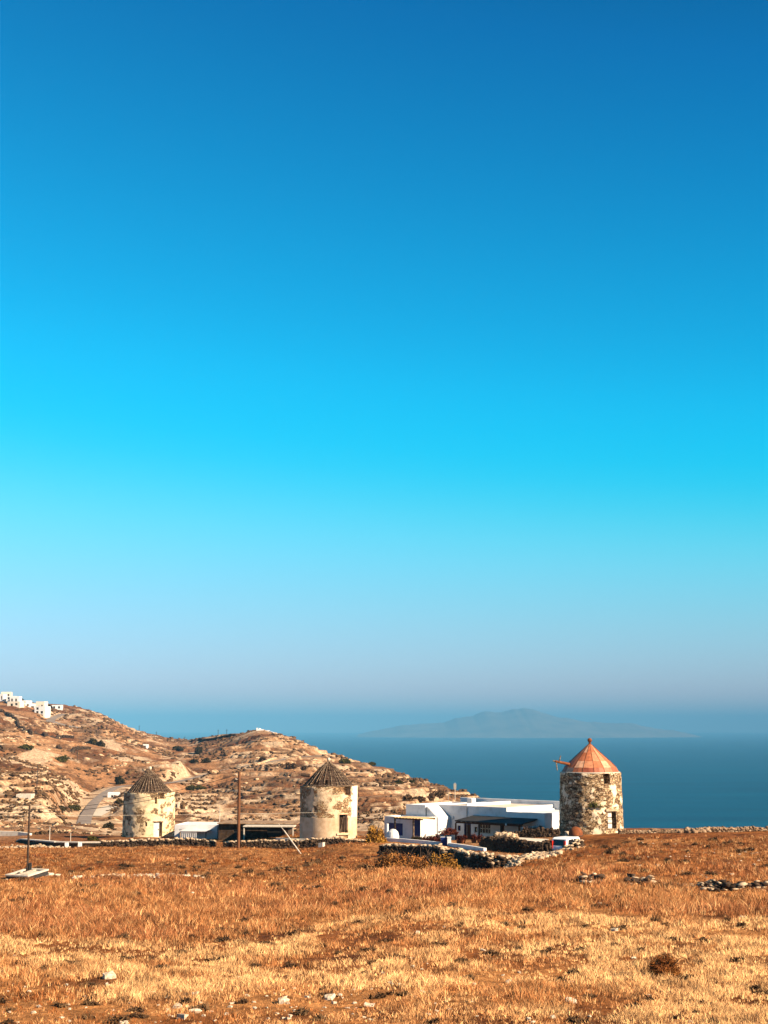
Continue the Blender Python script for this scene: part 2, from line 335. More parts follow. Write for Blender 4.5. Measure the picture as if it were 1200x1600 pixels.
A = (ucols-600.0)/F/1.0105
Zg = np.zeros((NU, NY))
lY = np.log(Ys)
for i in range(NU):
    yk = [1.0, 2.0, 16.0, 40.0]+[KY[k][i] for k in range(8)]
    zk = [-1.7, -1.8, -6.4, 40*vz(1600)]+[KY[k][i]*vz(KZ[k][i]) for k in range(8)]
    yl = yk[-1]; zl = zk[-1]
    if ucols[i] < 850: yk += [yl*1.12, yl*1.35, yl*1.7]; zk += [zl-8, zl-70, SEA-12]
    else: yk += [yl*1.05, yl*1.2, yl*1.5]; zk += [min(zl-2, SEA-11.0), SEA-11.6, SEA-12]
    yk.append(6000.0); zk.append(SEA-12.01)
    zk = np.maximum(zk, SEA-12.01)
    Zg[i] = np.interp(Ys, yk, zk) if False else pchip(np.log(yk), zk, lY)
XX = A[:, None]*Ys[None, :]; YY = np.broadcast_to(Ys[None, :], XX.shape).copy()
Zbase = Zg.copy()
hill = sstep(190, 260, YY)       # hills beyond the settlement
underw = sstep(SEA+4, SEA+14, Zg)
# relief
KYI = np.interp(ucols, us, [T[u][7][0] for u in us])[:, None]
keep = 1-sstep(0.72, 0.97, YY/KYI)
n1 = fbm(XX/95, YY/95, 3, 5)-0.5; n2 = fbm(XX/22, YY/22, 9, 4)-0.5; n3 = fbm(XX/5, YY/5, 21, 3)-0.5
UU0 = 600+XX/np.maximum(YY, 1)*F*1.0105
terrmask = hill*sstep(0.34, 0.50, fbm(XX/110+3, YY/150, 31, 4)+0.06+0.14*sstep(330, 420, UU0))
zz = Zg+hill*(n1*(4.0+14*keep*sstep(300, 420, YY))+n2*2.4*(1+sstep(400, 900, YY)*keep))
UU00 = 600+XX/np.maximum(YY, 1)*F*1.0105
stepH = 1.35+0.85*sstep(400, 900, YY)
zw = n2*(2.4-1.6*sstep(320, 420, UU00))+(fbm(XX/260, YY/260, 12, 2)-0.5)*22
q = (zz+zw)/stepH; fr = q-np.floor(q)
ris = sstep(0.0, 0.16, fr)
zt = (np.floor(q)+ris*0.8+fr*0.2)*stepH-zw
Zt = zz*(1-terrmask)+zt*terrmask
riser = np.exp(-((fr-0.08)/0.17)**2)*terrmask
Zt = Zt+hill*n3*0.9*(1-0.5*terrmask)
Zt = Zt+(1-hill)*((fbm(XX/7, YY/7, 41, 4)-0.5)*0.5+(fbm(XX/1.6, YY/1.6, 45, 3)-0.5)*0.12)*sstep(3, 20, YY)
# keep the skyline rows near their drawn height: fade big relief by the drop of mean
Zg = Zt*underw+Zg*(1-underw)
def flatten(path, width, soft, dz=0.0, w2=None):
    """carve the ground to the smooth base height along a world polyline"""
    global Zg
    dmin = np.full(XX.shape, 1e9); zc = np.zeros(XX.shape)
    for (a, b) in zip(path[:-1], path[1:]):
        ax, ay = a[0], a[1]; bx, by = b[0], b[1]; L2 = (bx-ax)**2+(by-ay)**2
        t = np.clip(((XX-ax)*(bx-ax)+(YY-ay)*(by-ay))/L2, 0, 1)
        d = np.hypot(XX-ax-t*(bx-ax), YY-ay-t*(by-ay)); z = a[2]+t*(b[2]-a[2])
        m = d < dmin; dmin[m] = d[m]; zc[m] = z[m]
    k = 1-sstep(width, width+soft, dmin)
    Zg = Zg*(1-k)+(zc+dz)*k
    return dmin
def grid_at(G, x, y):
    x = np.asarray(x, float); y = np.asarray(y, float)
    yy = np.clip(y, Ys[0], Ys[-1]-1e-3); a = np.clip(x/np.maximum(yy, 0.1), A[0], A[-1]-1e-6)
    i = np.clip(np.searchsorted(A, a)-1, 0, NU-2); j = np.clip(np.searchsorted(Ys, yy)-1, 0, NY-2)
    fa = (a-A[i])/(A[i+1]-A[i]); fy = (yy-Ys[j])/(Ys[j+1]-Ys[j])
    return (G[i, j]*(1-fa)+G[i+1, j]*fa)*(1-fy)+(G[i, j+1]*(1-fa)+G[i+1, j+1]*fa)*fy
def ground(x, y): return float(grid_at(Zg, x, y))
def hit(u, v, y0=30, y1=1500, G=None):
    G = Zg if G is None else G
    yy = np.exp(np.linspace(log(y0), log(y1), 4000)); k = (800.0-v)/F; dy = CP-k*SP
    xs = (u-600.0)/F*yy/dy; zs = (SP+k*CP)/dy*yy; gz = grid_at(G, xs, yy)
    idx = np.nonzero(gz >= zs)[0]
    if len(idx) == 0:
        j = int(np.argmin(zs-gz)); return (float(xs[j]), float(yy[j]), float(gz[j]))
    j = idx[0]; return (float(xs[j]), float(yy[j]), float(gz[j]))
def hits(pts, **k): return [hit(u, v, **k) for u, v in pts]
def smooth_path(pts, n=8):
    P_ = [np.array(p, float) for p in pts]; P_ = [2*P_[0]-P_[1]]+P_+[2*P_[-1]-P_[-2]]; o = []
    for i in range(1, len(P_)-2):
        p0, p1, p2, p3 = P_[i-1:i+3]
        for k in range(n):
            t = k/n; o.append(0.5*((2*p1)+(p2-p0)*t+(2*p0-5*p1+4*p2-p3)*t*t+(3*p1-p0-3*p2+p3)*t**3))
    o.append(P_[-2]); return o

# roads (paths found on the smooth hill, then the ground is graded under them)
ROADS = [
 ('road', smooth_path(hits([(130, 1290), (134, 1277), (141, 1265), (148, 1254), (158, 1245), (171, 1236), (190, 1229), (230, 1226), (275, 1222), (318, 1212), (350, 1204), (385, 1197), (430, 1189), (470, 1183), (520, 1179)], G=Zbase)), 2.7, M['asphalt']),
 ('road', smooth_path(hits([(98, 1116), (84, 1122), (79, 1127), (92, 1131), (115, 1136), (145, 1142), (175, 1147)], G=Zbase)), 3.0, M['asphalt']),
]
flatten([P(600, 1320, 137), P(650, 1323, 135), P(700, 1329, 132.5), P(740, 1336, 128)], 3.5, 4.0)
flatten([P(735, 1341, 122), P(790, 1341, 124), P(845, 1340, 125.5)], 4.0, 4.5)
flatten([P(610, 1357, 113.5), P(650, 1361, 112.5), P(690, 1367, 110), P(735, 1374, 103)], 1.8, 3.0)
track = smooth_path(hits([(142, 1276), (158, 1268), (178, 1260), (197, 1258)], G=Zbase)); 
roadmask = np.full(XX.shape, 1e9)
for nm, pth, wd, mt in ROADS:
    roadmask = np.minimum(roadmask, flatten(pth, wd+1.5, 6.0))
trackmask = flatten(track, 3.5, 4.0)

UU = UU0
# colour of the ground, per vertex (soil, rock, litter, and painted light and shade on terrace risers)
def C3(*c): return np.array(c)[None, None, :]
def lerp(a, b, t): return a*(1-t[..., None])+b*t[..., None]
f1 = fbm(XX/60, YY/60, 61, 5); f2 = fbm(XX/13, YY/13, 67, 4); f3 = fbm(XX/3.0, YY/3.0, 71, 4); f4 = fbm(XX/26+7, YY/26, 75, 5)
col = lerp(C3(0.25, 0.115, 0.055)+XX[..., None]*0, C3(0.46, 0.27, 0.15), sstep(0.35, 0.65, f1))
col = lerp(col, C3(0.13, 0.065, 0.035), sstep(0.50, 0.64, f2)*0.85)
col = lerp(col, C3(0.60, 0.40, 0.25), sstep(0.54, 0.70, f4)*0.45)
col = lerp(col, C3(0.78, 0.60, 0.42), np.clip(riser*sstep(0.44, 0.56, f2*0.5+f1*0.5+0.15*sstep(330, 430, UU)), 0, 1)*0.95)  # cream risers: cut rock, with the sunlit tone painted in
col = lerp(col, C3(0.07, 0.04, 0.025), np.clip(riser*sstep(0.55, 0.43, f2*0.5+f1*0.5), 0, 1)*0.9)  # dark risers: terrace walls with shade painted into the ground colour
col = lerp(col, C3(0.13, 0.075, 0.045), sstep(0.54, 0.7, f3)*0.55)
# pale rocky outcrops of the near left slope and the road cuts
UU = 600+XX/np.maximum(YY, 1)*F*1.0105
outc = sstep(0.55, 0.66, fbm(XX/16, YY/26, 81, 5, 0.6)+0.10*sstep(200, 0, UU)*sstep(230, 330, YY)*sstep(750, 560, YY))*hill
col = lerp(col, C3(0.80, 0.70, 0.56), np.clip(outc, 0, 1)*0.65)
cut = sstep(14, 5, roadmask)*sstep(0.42, 0.55, fbm(XX/14, YY/14, 91, 4))
col = lerp(col, C3(0.80, 0.68, 0.52), cut*0.8)
col = lerp(col, C3(0.72, 0.60, 0.47), sstep(6, 3.5, trackmask))
# the dark scree gully below the saddle
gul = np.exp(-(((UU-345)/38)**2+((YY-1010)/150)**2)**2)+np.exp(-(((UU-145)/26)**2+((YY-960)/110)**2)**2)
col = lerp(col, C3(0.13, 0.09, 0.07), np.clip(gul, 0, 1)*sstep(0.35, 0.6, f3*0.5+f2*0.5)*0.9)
# near field
fld = 1-sstep(150, 200, YY)
fc = lerp(C3(0.30, 0.125, 0.045)+XX[..., None]*0, C3(0.52, 0.27, 0.11), sstep(0.35, 0.65, fbm(XX/6, YY/9, 101, 4)))
fc = lerp(fc, C3(0.16, 0.065, 0.028), sstep(0.55, 0.7, fbm(XX/2.0, YY/3.0, 103, 4))*0.8)
col = lerp(col, fc, fld)
col = lerp(col, C3(0.62, 0.50, 0.38), (1-fld)*sstep(-28, -60, Zg)*0.5)

# the hamlet's yards: paler trodden soil
yard = np.exp(-(((UU-760)/110)**4+((YY-134)/14)**4))
col = lerp(col, C3(0.42, 0.27, 0.16), np.clip(yard, 0, 1)*0.8)

def mat_ground():
    m, n, b = newmat('dry_ground')
    at = n.nodes.new('ShaderNodeAttribute'); at.attribute_name = 'Col'
    tcn = n.nodes.new('ShaderNodeTexCoord')
    a = noise_node(n, 0.9, 8, 0.72, tcn.outputs['Object']); ra = ramp_node(n, [(0.36, (0.42, 0.38, 0.34)), (0.5, (0.92, 0.89, 0.86)), (0.64, (1.45, 1.42, 1.38))])
    n.links.new(a.outputs[0], ra.inputs[0])
    c1 = mix_node(n, at.outputs['Color'], ra.outputs[0], 1.0, 'MULTIPLY')
    g = noise_node(n, 9.0, 5, 0.8, tcn.outputs['Object']); rg = ramp_node(n, [(0.35, (0.55, 0.5, 0.45)), (0.6, (1.25, 1.2, 1.15))])
    n.links.new(g.outputs[0], rg.inputs[0])
    c2 = mix_node(n, c1, rg.outputs[0], 0.8, 'MULTIPLY')
    n.links.new(c2, b.inputs['Base Color']); b.inputs['Roughness'].default_value = 1.0; b.inputs['Specular IOR Level'].default_value = 0.05
    bump_node(n, b, a.outputs[0], 0.8, 0.5)
    return m
idx = np.arange(NU*NY).reshape(NU, NY)
FQ = np.stack([idx[:-1, :-1], idx[1:, :-1], idx[1:, 1:], idx[:-1, 1:]], -1).reshape(-1, 4)
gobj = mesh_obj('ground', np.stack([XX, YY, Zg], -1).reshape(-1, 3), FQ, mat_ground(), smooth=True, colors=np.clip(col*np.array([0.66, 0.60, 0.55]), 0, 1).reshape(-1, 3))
tag(gobj, kind='structure', label='dry brown field and terraced hillsides falling to the sea', cat='ground')

def ribbon(name, path, hw, mat, lift=0.05, label=None, cat='road'):
    V = []; Fc = []
    n = len(path)
    for i, p in enumerate(path):
        a = path[max(0, i-1)]; b = path[min(n-1, i+1)]
        d = np.array([b[0]-a[0], b[1]-a[1]]); d /= np.linalg.norm(d)+1e-9; nn = np.array([-d[1], d[0]])
        for k in (-1, -0.5, 0, 0.5, 1):
            x = p[0]+nn[0]*hw*k; y = p[1]+nn[1]*hw*k
            V.append((x, y, max(ground(x, y), p[2])+lift+0.06*(1-abs(k))))
    for i in range(n-1):
        for k in range(4): Fc.append((i*5+k, i*5+k+1, (i+1)*5+k+1, (i+1)*5+k))
    return tag(mesh_obj(name, V, Fc, mat, smooth=True), label, cat, kind='structure')
ribbon('road', ROADS[0][1], 1.6, M['asphalt'], 0.12, 'winding asphalt road curving up the valley past the white hut')
ribbon('road', ROADS[1][1], 3.0, M['asphalt'], 0.15, 'road bending down the hill below the white village')
ribbon('dirt_track', track, 2.6, M['concrete'], 0.14, 'pale dirt turnout beside the asphalt road', 'track')

# sea: one sheet to the horizon
m, n, b = newmat('sea_water')
tcn = n.nodes.new('ShaderNodeTexCoord')
mp = n.nodes.new('ShaderNodeMapping'); mp.inputs['Scale'].default_value = (0.0012, 0.004, 1); n.links.new(tcn.outputs['Object'], mp.inputs[0])
t1 = noise_node(n, 1.0, 5, 0.6, mp.outputs[0]); r1 = ramp_node(n, [(0.35, (0.000, 0.030, 0.066)), (0.65, (0.000, 0.050, 0.096))]); n.links.new(t1.outputs[0], r1.inputs[0])
n.links.new(r1.outputs[0], b.inputs['Base Color']); b.inputs['Roughness'].default_value = 0.5; b.inputs['Specular IOR Level'].default_value = 0.05
t2 = noise_node(n, 0.05, 6, 0.6, tcn.outputs['Object']); bump_node(n, b, t2.outputs[0], 0.6, 3.0)
M['sea'] = m
R = 60000.0
sea = mesh_obj('sea', [(-R, -4000, SEA), (R, -4000, SEA), (R, R, SEA), (-R, R, SEA)], [(0, 1, 2, 3)], m)
tag(sea, 'calm deep blue sea reaching the hazy horizon', 'sea', kind='structure')

# distant island
isl = [(560, 1147), (590, 1140), (620, 1134), (650, 1130), (690, 1129), (712, 1121), (735, 1118), (757, 1110), (780, 1111), (800, 1107), (815, 1105), (832, 1107), (850, 1113), (870, 1119), (890, 1121), (915, 1127), (950, 1129), (985, 1129), (1010, 1135), (1050, 1141), (1080, 1147)]
DI = 30000.0
nu, ns = 160, 24
ux = np.linspace(560, 1080, nu); hz = np.interp(ux, [a for a, b in isl], [DI*vz(b) for a, b in isl])+ (fbm(ux/9, ux*0+3, 5, 3)-0.5)*40
V = []; 
for i in range(nu):
    for j in range(ns):
        s = j/(ns-1)*2-1; y = DI+s*3500*(0.4+0.6*sin(pi*i/(nu-1)))
        prof = (1-abs(s))**0.9
        z = SEA-30+(hz[i]-SEA+30)*prof*(1+0.25*(float(fbm(np.array(ux[i]/14), np.array(s*5.0), 8, 4))-0.5)*(1-prof))
        V.append(((ux[i]-600)/F/1.0105*DI, y, z))
ii = np.arange(nu*ns).reshape(nu, ns)
FI = np.stack([ii[:-1, :-1], ii[1:, :-1], ii[1:, 1:], ii[:-1, 1:]], -1).reshape(-1, 4)
M['island'] = mat_noise('island_rock', [(0.3, (0.10, 0.08, 0.06)), (0.7, (0.20, 0.16, 0.12))], 0.002, 6, 1.0, 0)
tag(mesh_obj('distant_island', V, FI, M['island'], smooth=True), 'mountainous island fading in haze on the horizon', 'island', kind='structure')

# air
H_ = 58000.0
hz_ = MB(); hz_.box(-H_, H_, -3800, 59500, SEA-14, 470)
m = bpy.data.materials.new('haze_air'); m.use_nodes = True; n = m.node_tree; n.nodes.clear()
o_ = n.nodes.new('ShaderNodeOutputMaterial'); pv = n.nodes.new('ShaderNodeVolumePrincipled')
pv.inputs['Color'].default_value = (0.12, 0.36, 0.60, 1); pv.inputs['Density'].default_value = 6.0e-5; pv.inputs['Anisotropy'].default_value = -0.4
n.links.new(pv.outputs[0], o_.inputs['Volume'])
hob = hz_.build('haze', m); tag(hob, 'pale blue sea haze', 'haze', kind='stuff')

# ================================================================== vegetation and stone builders
def rot_rand(n, rg=rng):
    q = rg.normal(size=(n, 4)); q /= np.linalg.norm(q, axis=1)[:, None]; w_, x, y, z = q.T
    return np.stack([np.stack([1-2*(y*y+z*z), 2*(x*y-z*w_), 2*(x*z+y*w_)], -1), np.stack([2*(x*y+z*w_), 1-2*(x*x+z*z), 2*(y*z-x*w_)], -1), np.stack([2*(x*z-y*w_), 2*(y*z+x*w_), 1-2*(x*x+y*y)], -1)], 1)
def leaf_cloud(n, rx, ry, rz, leaf, seed, lumps=7, elong=1.6):
    """n small leaf faces spread through an uneven lumpy volume sitting on z=0"""
    rg = np.random.default_rng(seed)
    lc = rg.normal(size=(lumps, 3)); lc /= np.linalg.norm(lc, axis=1)[:, None]; lc *= rg.uniform(0.25, 0.72, (lumps, 1)); lc[:, 2] = np.abs(lc[:, 2])*0.85
    lr = rg.uniform(0.30, 0.48, lumps)
    k = rg.integers(0, lumps, n); d = rg.normal(size=(n, 3)); d /= np.linalg.norm(d, axis=1)[:, None]
    c = lc[k]+d*lr[k][:, None]*rg.uniform(0.45, 1.08, (n, 1))
    c = c*np.array([rx, ry, rz]); c[:, 2] = np.abs(c[:, 2])
    Rm = rot_rand(n, rg); s = leaf*rg.uniform(0.5, 1.4, n)
    q = np.array([[-1, -0.5, 0], [1, -0.5, 0.0], [0.2, 0.8, 0.15]])*np.array([elong, 1, 1])*0.5
    V = c[:, None, :]+np.einsum('nij,kj->nki', Rm, q)*s[:, None, None]
    return V.reshape(-1, 3), np.arange(3*n).reshape(-1, 3)
def stems(mb, rx, ry, rz, n, r, seed):
    rg = random.Random(seed)
    for i in range(n):
        a = rg.uniform(0, 2*pi); e = rg.uniform(0.3, 0.85)
        p0 = (0, 0, -0.05); p1 = (cos(a)*rx*e*0.4, sin(a)*ry*e*0.4, rz*0.45); p2 = (cos(a)*rx*e, sin(a)*ry*e, rz*rg.uniform(0.6, 1.0))
        mb.tube(p0, p1, r, r*0.7, 5); mb.tube(p1, p2, r*0.7, r*0.25, 5)
    return mb
def bush(name, label, cat, loc, rx, ry, rz, mat, n=900, leaf=0.1, seed=1, group=None, parts=True, elong=1.6, lumps=7):
    V, Fc = leaf_cloud(n, rx, ry, rz, leaf, seed, lumps, elong)
    if parts:
        t = thing(name, label, cat, loc, 0, group)
        mesh_obj('foliage', V, Fc, mat, t)
        stems(MB(), rx, ry, rz, 9, 0.035*max(rx, rz), seed).build('stem', M['darkwood'], t)
        return t
    o = mesh_obj(name, V, Fc, mat); o.location = loc
    return tag(o, label, cat, group)
# rounded-block stone templates
def stone_template(seed):
    rg = np.random.default_rng(seed)
    import itertools
    pts = []
    for a in (-1, 0, 1):
        for b_ in (-1, 0, 1):
            for c in (-1, 0, 1):
                if (a, b_, c) == (0, 0, 0): continue
                p = np.array([a, b_, c], float); L = np.linalg.norm(p); p = p/(L**0.35); pts.append(p*(0.9+rg.normal()*0.16))
    ind = {t: i for i, t in enumerate([(a, b_, c) for a in (-1, 0, 1) for b_ in (-1, 0, 1) for c in (-1, 0, 1) if (a, b_, c) != (0, 0, 0)])}
    fs = []
    for ax in range(3):
        for sg in (-1, 1):
            o1, o2 = [i for i in range(3) if i != ax]
            for i in (-1, 0):
                for j in (-1, 0):
                    q = []
                    for di, dj in ((0, 0), (1, 0), (1, 1), (0, 1)):
                        t = [0, 0, 0]; t[ax] = sg; t[o1] = i+di; t[o2] = j+dj; q.append(ind[tuple(t)])
                    flip = (sg > 0) != (ax == 1)
                    fs.append(q if flip else q[::-1])
    return np.array(pts)*0.6, np.array(fs)
STT = [stone_template(100+i) for i in range(10)]
def stones(pos, size, seed=0, flat=0.62, rz_only=True):
    """many separate stones as one vertex/face set; pos (n,3), size (n,)"""
    rg = np.random.default_rng(seed); Vs = []; Fs = []; o = 0
    pos = np.asarray(pos, float); size = np.asarray(size, float); n = len(pos)
    for k in range(10):
        ix = np.nonzero(np.arange(n) % 10 == k)[0]
        if len(ix) == 0: continue
        T_, Ft = STT[k]
        sc_ = np.stack([size[ix]*rg.uniform(0.8, 1.5, len(ix)), size[ix]*rg.uniform(0.7, 1.1, len(ix)), size[ix]*flat*rg.uniform(0.7, 1.25, len(ix))], -1)
        a = rg.uniform(0, 2*pi, len(ix)); tl = rg.normal(0, 0.18, len(ix))
        P0 = T_[None]*sc_[:, None, :]
        x = P0[..., 0]*np.cos(tl)[:, None]-P0[..., 2]*np.sin(tl)[:, None]; z = P0[..., 0]*np.sin(tl)[:, None]+P0[..., 2]*np.cos(tl)[:, None]; y = P0[..., 1]
        X = x*np.cos(a)[:, None]-y*np.sin(a)[:, None]; Y = x*np.sin(a)[:, None]+y*np.cos(a)[:, None]
        V = np.stack([X, Y, z], -1)+pos[ix][:, None, :]
        m_ = len(T_); Fs.append((Ft[None]+(np.arange(len(ix))*m_)[:, None, None]+o).reshape(-1, 4)); Vs.append(V.reshape(-1, 3)); o += len(ix)*m_
    return np.concatenate(Vs), np.concatenate(Fs)
def resample(path, step):
    path = [np.array(p[:2], float) for p in path]; out_ = []; 
    for a, b in zip(path[:-1], path[1:]):
        L = np.linalg.norm(b-a); k = max(1, int(L/step))
        for i in range(k): out_.append(a+(b-a)*i/k)
    out_.append(path[-1]); return out_
def stone_wall(name, label, path, h, th, size, mat, seed=1, topz=None, core=True, cat='stone wall', lit_capmat=None, loose=0.0):
    """dry stone wall along a world path; stones stacked in courses on a solid core. topz: function/array of top heights"""
    rg = np.random.default_rng(seed); pts = resample(path, size*0.62); n = len(pts); pos = []; sz = []; capi = []
    mbc = MB(); prev = None
    for i, p in enumerate(pts):
        a = pts[max(0, i-1)]; b_ = pts[min(n-1, i+1)]; d = (b_-a)/(np.linalg.norm(b_-a)+1e-9); nn = np.array([-d[1], d[0]])
        g = ground(p[0], p[1]); hh = (h if topz is None else max(0.15, topz(i/(n-1))-g))*(1+rg.normal()*0.08)
        if loose and vnoise(np.array(i*0.13), np.array(seed*1.0), 5) < loose: hh *= 0.62
        courses = max(1, int(hh/(size*0.55)))
        capi.append(len(pos)+2*courses); capi.append(len(pos)+2*courses+1)
        for c in range(courses):
            z = g+(c+0.45)*hh/courses
            for s in (-1, 1):
                q = p+nn*s*th*0.5*(1-0.15*c/courses)+rg.normal(0, size*0.07, 2); pos.append((q[0], q[1], z)); sz.append(size*rg.uniform(0.65, 1.2))
        for s in (-0.5, 0.5):
            q = p+nn*s*th*0.5; pos.append((q[0], q[1], g+hh*(1+rg.normal()*0.03))); sz.append(size*rg.uniform(0.7, 1.25))
        c4 = [(*(p+nn*th*0.42), g-0.3), (*(p-nn*th*0.42), g-0.3), (*(p-nn*th*0.36), g+hh*0.93), (*(p+nn*th*0.36), g+hh*0.93)]
        if prev is not None: mbc.add(prev+c4, [(0, 4, 5, 1), (1, 5, 6, 2), (2, 6, 7, 3), (3, 7, 4, 0)])
        prev = c4
    if lit_capmat:
        base = (float(pts[n//2][0]), float(pts[n//2][1]), ground(*pts[n//2])); cs = set(capi); lo = [i for i in range(len(pos)) if i not in cs]
        t = thing(name, label, cat, base); V, Fq = stones([pos[i] for i in lo], [sz[i] for i in lo], seed)
        mesh_obj('courses', V, Fq, mat, t, off=base); V, Fq = stones([pos[i] for i in capi], [sz[i]*1.1 for i in capi], seed+1, 0.5); mesh_obj('lit_capstones', V, Fq, M[lit_capmat], t, off=base)  # courses carry painted shade, top stones a painted sunlit tone
        mesh_obj('core', mbc.V, mbc.F, M['gapshade'], t, off=base); return t
    V, Fq = stones(pos, sz, seed)
    base = (float(pts[n//2][0]), float(pts[n//2][1]), ground(*pts[n//2]))
    if not core: return tag(mesh_obj(name, V, Fq, mat, loc=base), label, cat)
    Vc = np.array(mbc.V); Fc_ = np.array(mbc.F)+len(V)
    o = mesh_obj(name, np.concatenate([V, Vc]), np.concatenate([Fq, Fc_]), mat, loc=base)
    o.data.materials.append(M['gapshade']); mi = np.zeros(len(o.data.polygons), np.int32); mi[len(Fq):] = 1; o.data.polygons.foreach_set('material_index', mi)
    return tag(o, label, cat)

# ================================================================== windmills
def col_attr_mat(name, rough=0.6, bump=0.2):
    m, n, b = newmat(name); at = n.nodes.new('ShaderNodeAttribute'); at.attribute_name = 'Col'
    tcn = n.nodes.new('ShaderNodeTexCoord'); t = noise_node(n, 3.0, 7, 0.7, tcn.outputs['Object']); r = ramp_node(n, [(0.3, (0.6, 0.55, 0.5)), (0.55, (1.05, 1.02, 1)), (0.7, (1.2, 1.18, 1.12))])
    n.links.new(t.outputs[0], r.inputs[0]); n.links.new(mix_node(n, at.outputs['Color'], r.outputs[0], 1.0, 'MULTIPLY'), b.inputs['Base Color'])
    b.inputs['Roughness'].default_value = rough; bump_node(n, b, t.outputs[0], bump, 0.04); return m
M['roofsheet'] = col_attr_mat('painted_roof_sheets')
M['mill_rubble'] = mat_stone('mill_rubble', [(0.12, 0.07, 0.04), (0.46, 0.31, 0.18), (0.74, 0.55, 0.34), (0.26, 0.16, 0.10), (0.80, 0.64, 0.43)], (0.04, 0.022, 0.012), (0.78, 0.62, 0.44), 0.545, 0.575, 3.4, pls=1.1)
M['mill_mid'] = mat_stone('mill_patched_plaster', [(0.30, 0.17, 0.09), (0.48, 0.30, 0.16), (0.62, 0.46, 0.30), (0.55, 0.45, 0.28)], (0.14, 0.08, 0.045), (0.74, 0.54, 0.35), 0.50, 0.54, 3.6, grad=(-3.2, 1.0, 0.0), pls=0.9)
M['mill_left'] = mat_stone('mill_worn_plaster', [(0.22, 0.14, 0.08), (0.48, 0.34, 0.20), (0.60, 0.47, 0.30)], (0.10, 0.06, 0.035), (0.76, 0.57, 0.35), 0.45, 0.49, 3.6, pls=0.9)
M['mill_plaster'] = mat_noise('mill_lower_plaster', [(0.3, (0.48, 0.31, 0.18)), (0.5, (0.68, 0.47, 0.30)), (0.7, (0.80, 0.60, 0.42))], 1.3, 9, 0.95, 0.35, 0.04, nr=0.65)
def mill(name, label, u, v, Y, hw_px, rt_ratio, hh, mat, openings, rough=0.05, seed=1):
    """tower: hw_px half width in photo px; openings: (u0,u1,v0,v1,depth)"""
    k = F*1.0105; r = hw_px/k*Y; Yc = Y; x = (u-600)/k*Yc; z = Yc*vz(v)-0.25
    az = atan2(-x, -Yc)                      # towards the camera
    root = thing(name, label, 'windmill', (x, Yc, z))
    Yf = Yc-r
    def ang(uu): return math.asin(max(-0.98, min(0.98, (uu-u)/hw_px)))
    def zz_(vv): return Yf*vz(vv)-z
    base_dir = math.atan2(-Yc, -x)           # angle of the camera direction
    ops = [(base_dir+ang(o[0]), base_dir+ang(o[1]), zz_(o[3]), zz_(o[2]), o[4]) for o in openings]
    th = sorted(set([base_dir-pi+2*pi*i/150 for i in range(150)]+[a for o in ops for a in o[:2]]))
    zs = sorted(set([-1.5]+[hh*i/52 for i in range(53)]+[a for o in ops for a in o[2:4]]))
    rg = np.random.default_rng(seed); V = []; nT = len(th)
    def rad(z_): return r*(1+(rt_ratio-1)*max(0, min(1, z_/hh)))
    tt, zzg = np.meshgrid(th, zs)
    dn = (fbm(tt*r*2.2, zzg*3.4, seed, 3)-0.5)*2*rough+(fbm(tt*r*0.5, zzg*0.5, seed+9, 2)-0.5)*rough
    dn = dn*sstep(0, 0.25, np.abs(((tt-th[0])/(2*pi)+0.0))*2*pi)  # seam stays closed, at the back
    for j, z_ in enumerate(zs):
        for i, t in enumerate(th):
            rr = rad(z_)+dn[j, i]; V.append((rr*cos(t), rr*sin(t), z_-(0.0 if z_ < hh-1e-6 else 0.10*float(vnoise(np.array(t*r*2), np.array(0.0), seed)))))
    Fc = []
    for j in range(len(zs)-1):
        for i in range(nT):
            i2 = (i+1) % nT; tc_ = (th[i]+(th[i2] if i2 else th[i2]+2*pi))/2; zc = (zs[j]+zs[j+1])/2
            if any(o[0] < tc_ < o[1] and o[2] < zc < o[3] for o in ops): continue
            Fc.append((j*nT+i, j*nT+i2, (j+1)*nT+i2, (j+1)*nT+i))
    # inner top rim
    n0 = len(V); top = (len(zs)-1)*nT
    for i, t in enumerate(th): V.append(((rad(hh)-0.55)*cos(t), (rad(hh)-0.55)*sin(t), hh-0.03))
    for i, t in enumerate(th): V.append(((rad(hh)-0.55)*cos(t), (rad(hh)-0.55)*sin(t), -1.0))
    for i in range(nT):
        i2 = (i+1) % nT; Fc.append((top+i, top+i2, n0+i2, n0+i)); Fc.append((n0+i, n0+i2, n0+nT+i2, n0+nT+i))
    Fc = [f for f in Fc if not (len(f) == 4 and f[0] >= n0 and any(o[0]-0.02 < th[f[0]-n0] < o[1]+0.02 and True for o in ops) and False)]
    for o in ops:                           # reveals
        for (ta, za, tb, zb) in ((o[0], o[2], o[1], o[2]), (o[1], o[2], o[1], o[3]), (o[1], o[3], o[0], o[3]), (o[0], o[3], o[0], o[2])):
            q = []
            for t, z_, dd in ((ta, za, -0.02), (tb, zb, -0.02), (tb, zb, o[4]), (ta, za, o[4])):
                rr = rad(z_)-dd; q.append((rr*cos(t), rr*sin(t), z_))
            k0 = len(V); V += q; Fc.append((k0, k0+1, k0+2, k0+3))
        k0 = len(V)                         # back of the recess, the unlit inside
    tw = mesh_obj('tower', V, Fc, mat, root, smooth=True)
    return root, tw, r, rad, ops, base_dir, zz_
